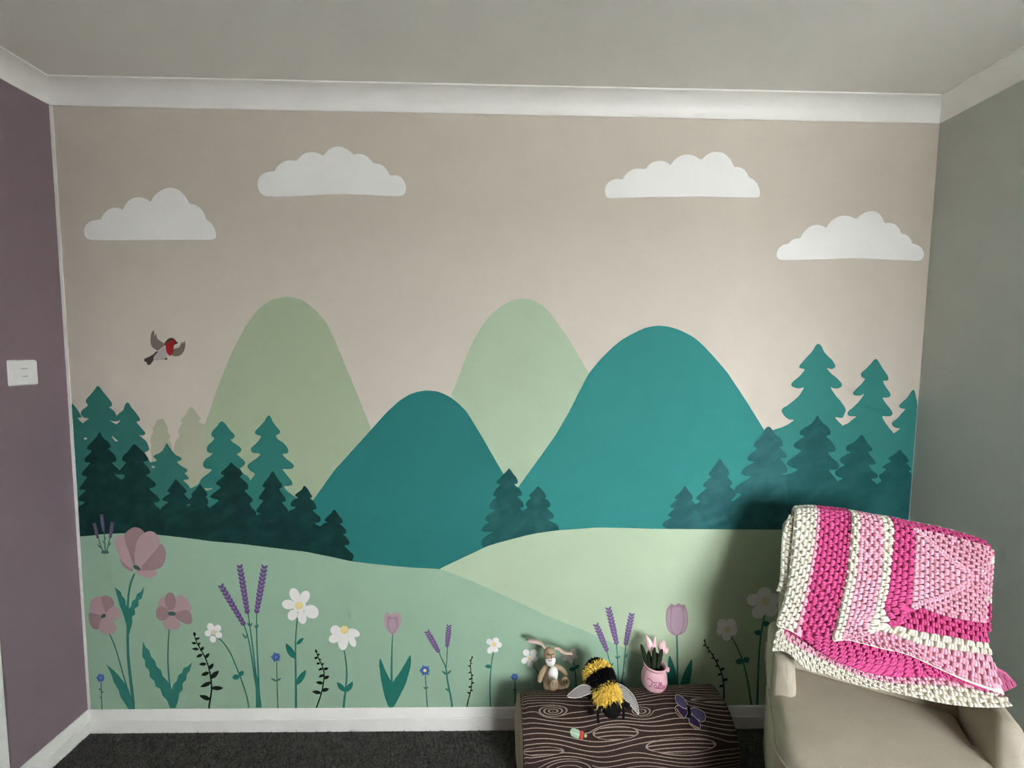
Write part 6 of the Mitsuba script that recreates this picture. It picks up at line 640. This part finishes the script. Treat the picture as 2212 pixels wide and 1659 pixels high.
# sheet A: the middle of the square (rings about its centre), hanging in front
SA = Sheet('A'); lo, hi, bo, bh = -4.5, 25.4, -23, 23.4; SP = 2.2
ringA = lambda a, b: max(abs(a), abs(b))
def colA(r, a=0, b=0): return 'center_square' if r < 12 else 'inner_stripe' if r < 16 else 'cream_stripe' if r < 18 else 'pink_stripe' if r < 23 else 'white_stripe'
cells = []
for k in range(0, 26):
    for quad in range(4):
        n = max(1, int(round((2 * k + 1) / SP))); sp = (2 * k + 1) / n
        for i in range(n + 1):
            t = -(2 * k + 1) / 2 + sp * i
            if t > k + .5: continue
            a0, b0, a1, b1 = [(k, t, k + 1.08, t), (t, k, t, k + 1.08), (t, -k, t, -k - 1.08), (-k, t, -k - 1.08, t)][quad]
            if not (lo < (a0 + a1) / 2 < hi and bo < (b0 + b1) / 2 < bh): continue
            a1 = min(max(a1, lo), hi + .2); b1 = min(b1, bh + .2)
            cells.append((a0, b0, a1, b1, 0 if quad in (0, 3) else sp, sp if quad in (0, 3) else 0))
clusters(SA, cells, lambda c: colA(ringA((c[0] + c[2]) / 2, (c[1] + c[3]) / 2)))
backing(SA, lo, hi, -23, 23.6, ringA, colA, .75)
def grid_cells(ax_ring, r0, r1, s0, s1, sp, rows=None):
    out = []; n = int(math.floor(r1 - r0)); st = (r1 - r0) / n
    for k in range(n):
        m = int((s1 - s0) / sp)
        for i in range(m + 1):
            t = s0 + sp * (i + (.5 if k % 2 else .05)); r = r0 + k * st
            if t > s1: continue
            out.append((r, t, r + st * 1.08, t, 0, sp) if ax_ring == 'a' else (t, r, t, r + st * 1.08, sp, 0))
    return out
SB = Sheet('B'); colB = lambda r, a=0, b=0: 'hot_pink_stripe' if r < 31 else 'outer_pink_stripe' if r < 33 else 'cream_border'
clusters(SB, grid_cells('a', 24.2, 37.6, -8.5, 13.5, 1.0), lambda c: colB((c[0] + c[2]) / 2)); backing(SB, 24, 38, -10, 13.6, lambda a, b: a, colB)
SM = Sheet('M'); clusters(SM, grid_cells('b', 24.3, 31.1, .1, 18.8, 1.0), lambda c: 'hot_pink_stripe'); backing(SM, 0, 19, 24, 31.3, lambda a, b: b, lambda r, a=0, b=0: 'hot_pink_stripe')
SCc = Sheet('C'); colC = lambda r, a=0, b=0: 'cream_border' if r > 33.2 or a < 1.2 + (r < 31) * -.5 else 'hot_pink_stripe' if r < 31 else 'outer_pink_stripe'
clusters(SCc, grid_cells('b', 29.8, 37.8, .1, 22.3, 1.0), lambda c: colC((c[1] + c[3]) / 2, c[0])); backing(SCc, 0, 22.5, 29.5, 37.9, lambda a, b: b, colC)
SD = Sheet('D'); clusters(SD, grid_cells('a', .1, 3.9, .2, 11.9, 1.0), lambda c: 'hem'); backing(SD, .2, 3.9, 0, 12, lambda a, b: a, lambda r, a=0, b=0: 'hem')
SE = Sheet('E'); colE = lambda b: 'hot_pink_stripe' if b < 1.4 or b > 9.2 else 'cream_border' if b < 3 or b > 8.2 else 'pink_stripe'
clusters(SE, grid_cells('a', .1, 2.2, .2, 11.9, .9), lambda c: colE(c[1])); backing(SE, 0, 2.1, 0, 12, lambda a, b: a, lambda r, a=0, b=0: colE(b))
SG = Sheet('G'); backing(SG, 0, 3, 0, 4, lambda a, b: a, lambda r, a=0, b=0: 'underside', .25, 0)
clusters(SG, grid_cells('b', .1, 3.9, .1, 2.9, .9), lambda c: 'underside')
LBL = dict(center_square=('y_pink', 'pale pink centre of the blanket square'), inner_stripe=('y_hot', 'deep pink stripe around the centre square'), cream_stripe=('y_cream', 'cream stripe beside the deep pink stripe'), pink_stripe=('y_pink', 'pale pink stripe'), white_stripe=('y_cream', 'thin cream stripe between pale and hot pink'),
           hot_pink_stripe=('y_hot', 'wide hot pink stripe'), outer_pink_stripe=('y_pink', 'thin pale pink stripe next to the cream border'), cream_border=('y_cream', 'cream border along the lower and left edges'), hem=('y_cream', 'cream hem hanging behind the left edge'), underside=('y_mauve', 'mauve pink underside at the lower right corner'))
for nm, ms in ACC.items():
    o, vs, fs = 0, [], []
    for v, f in ms: vs.append(v); fs.append(f + o); o += len(v)
    add(nm, trimesh.Trimesh(np.vstack(vs), np.vstack(fs), process=False), LBL[nm][0], BK, LBL[nm][1], smooth=True)
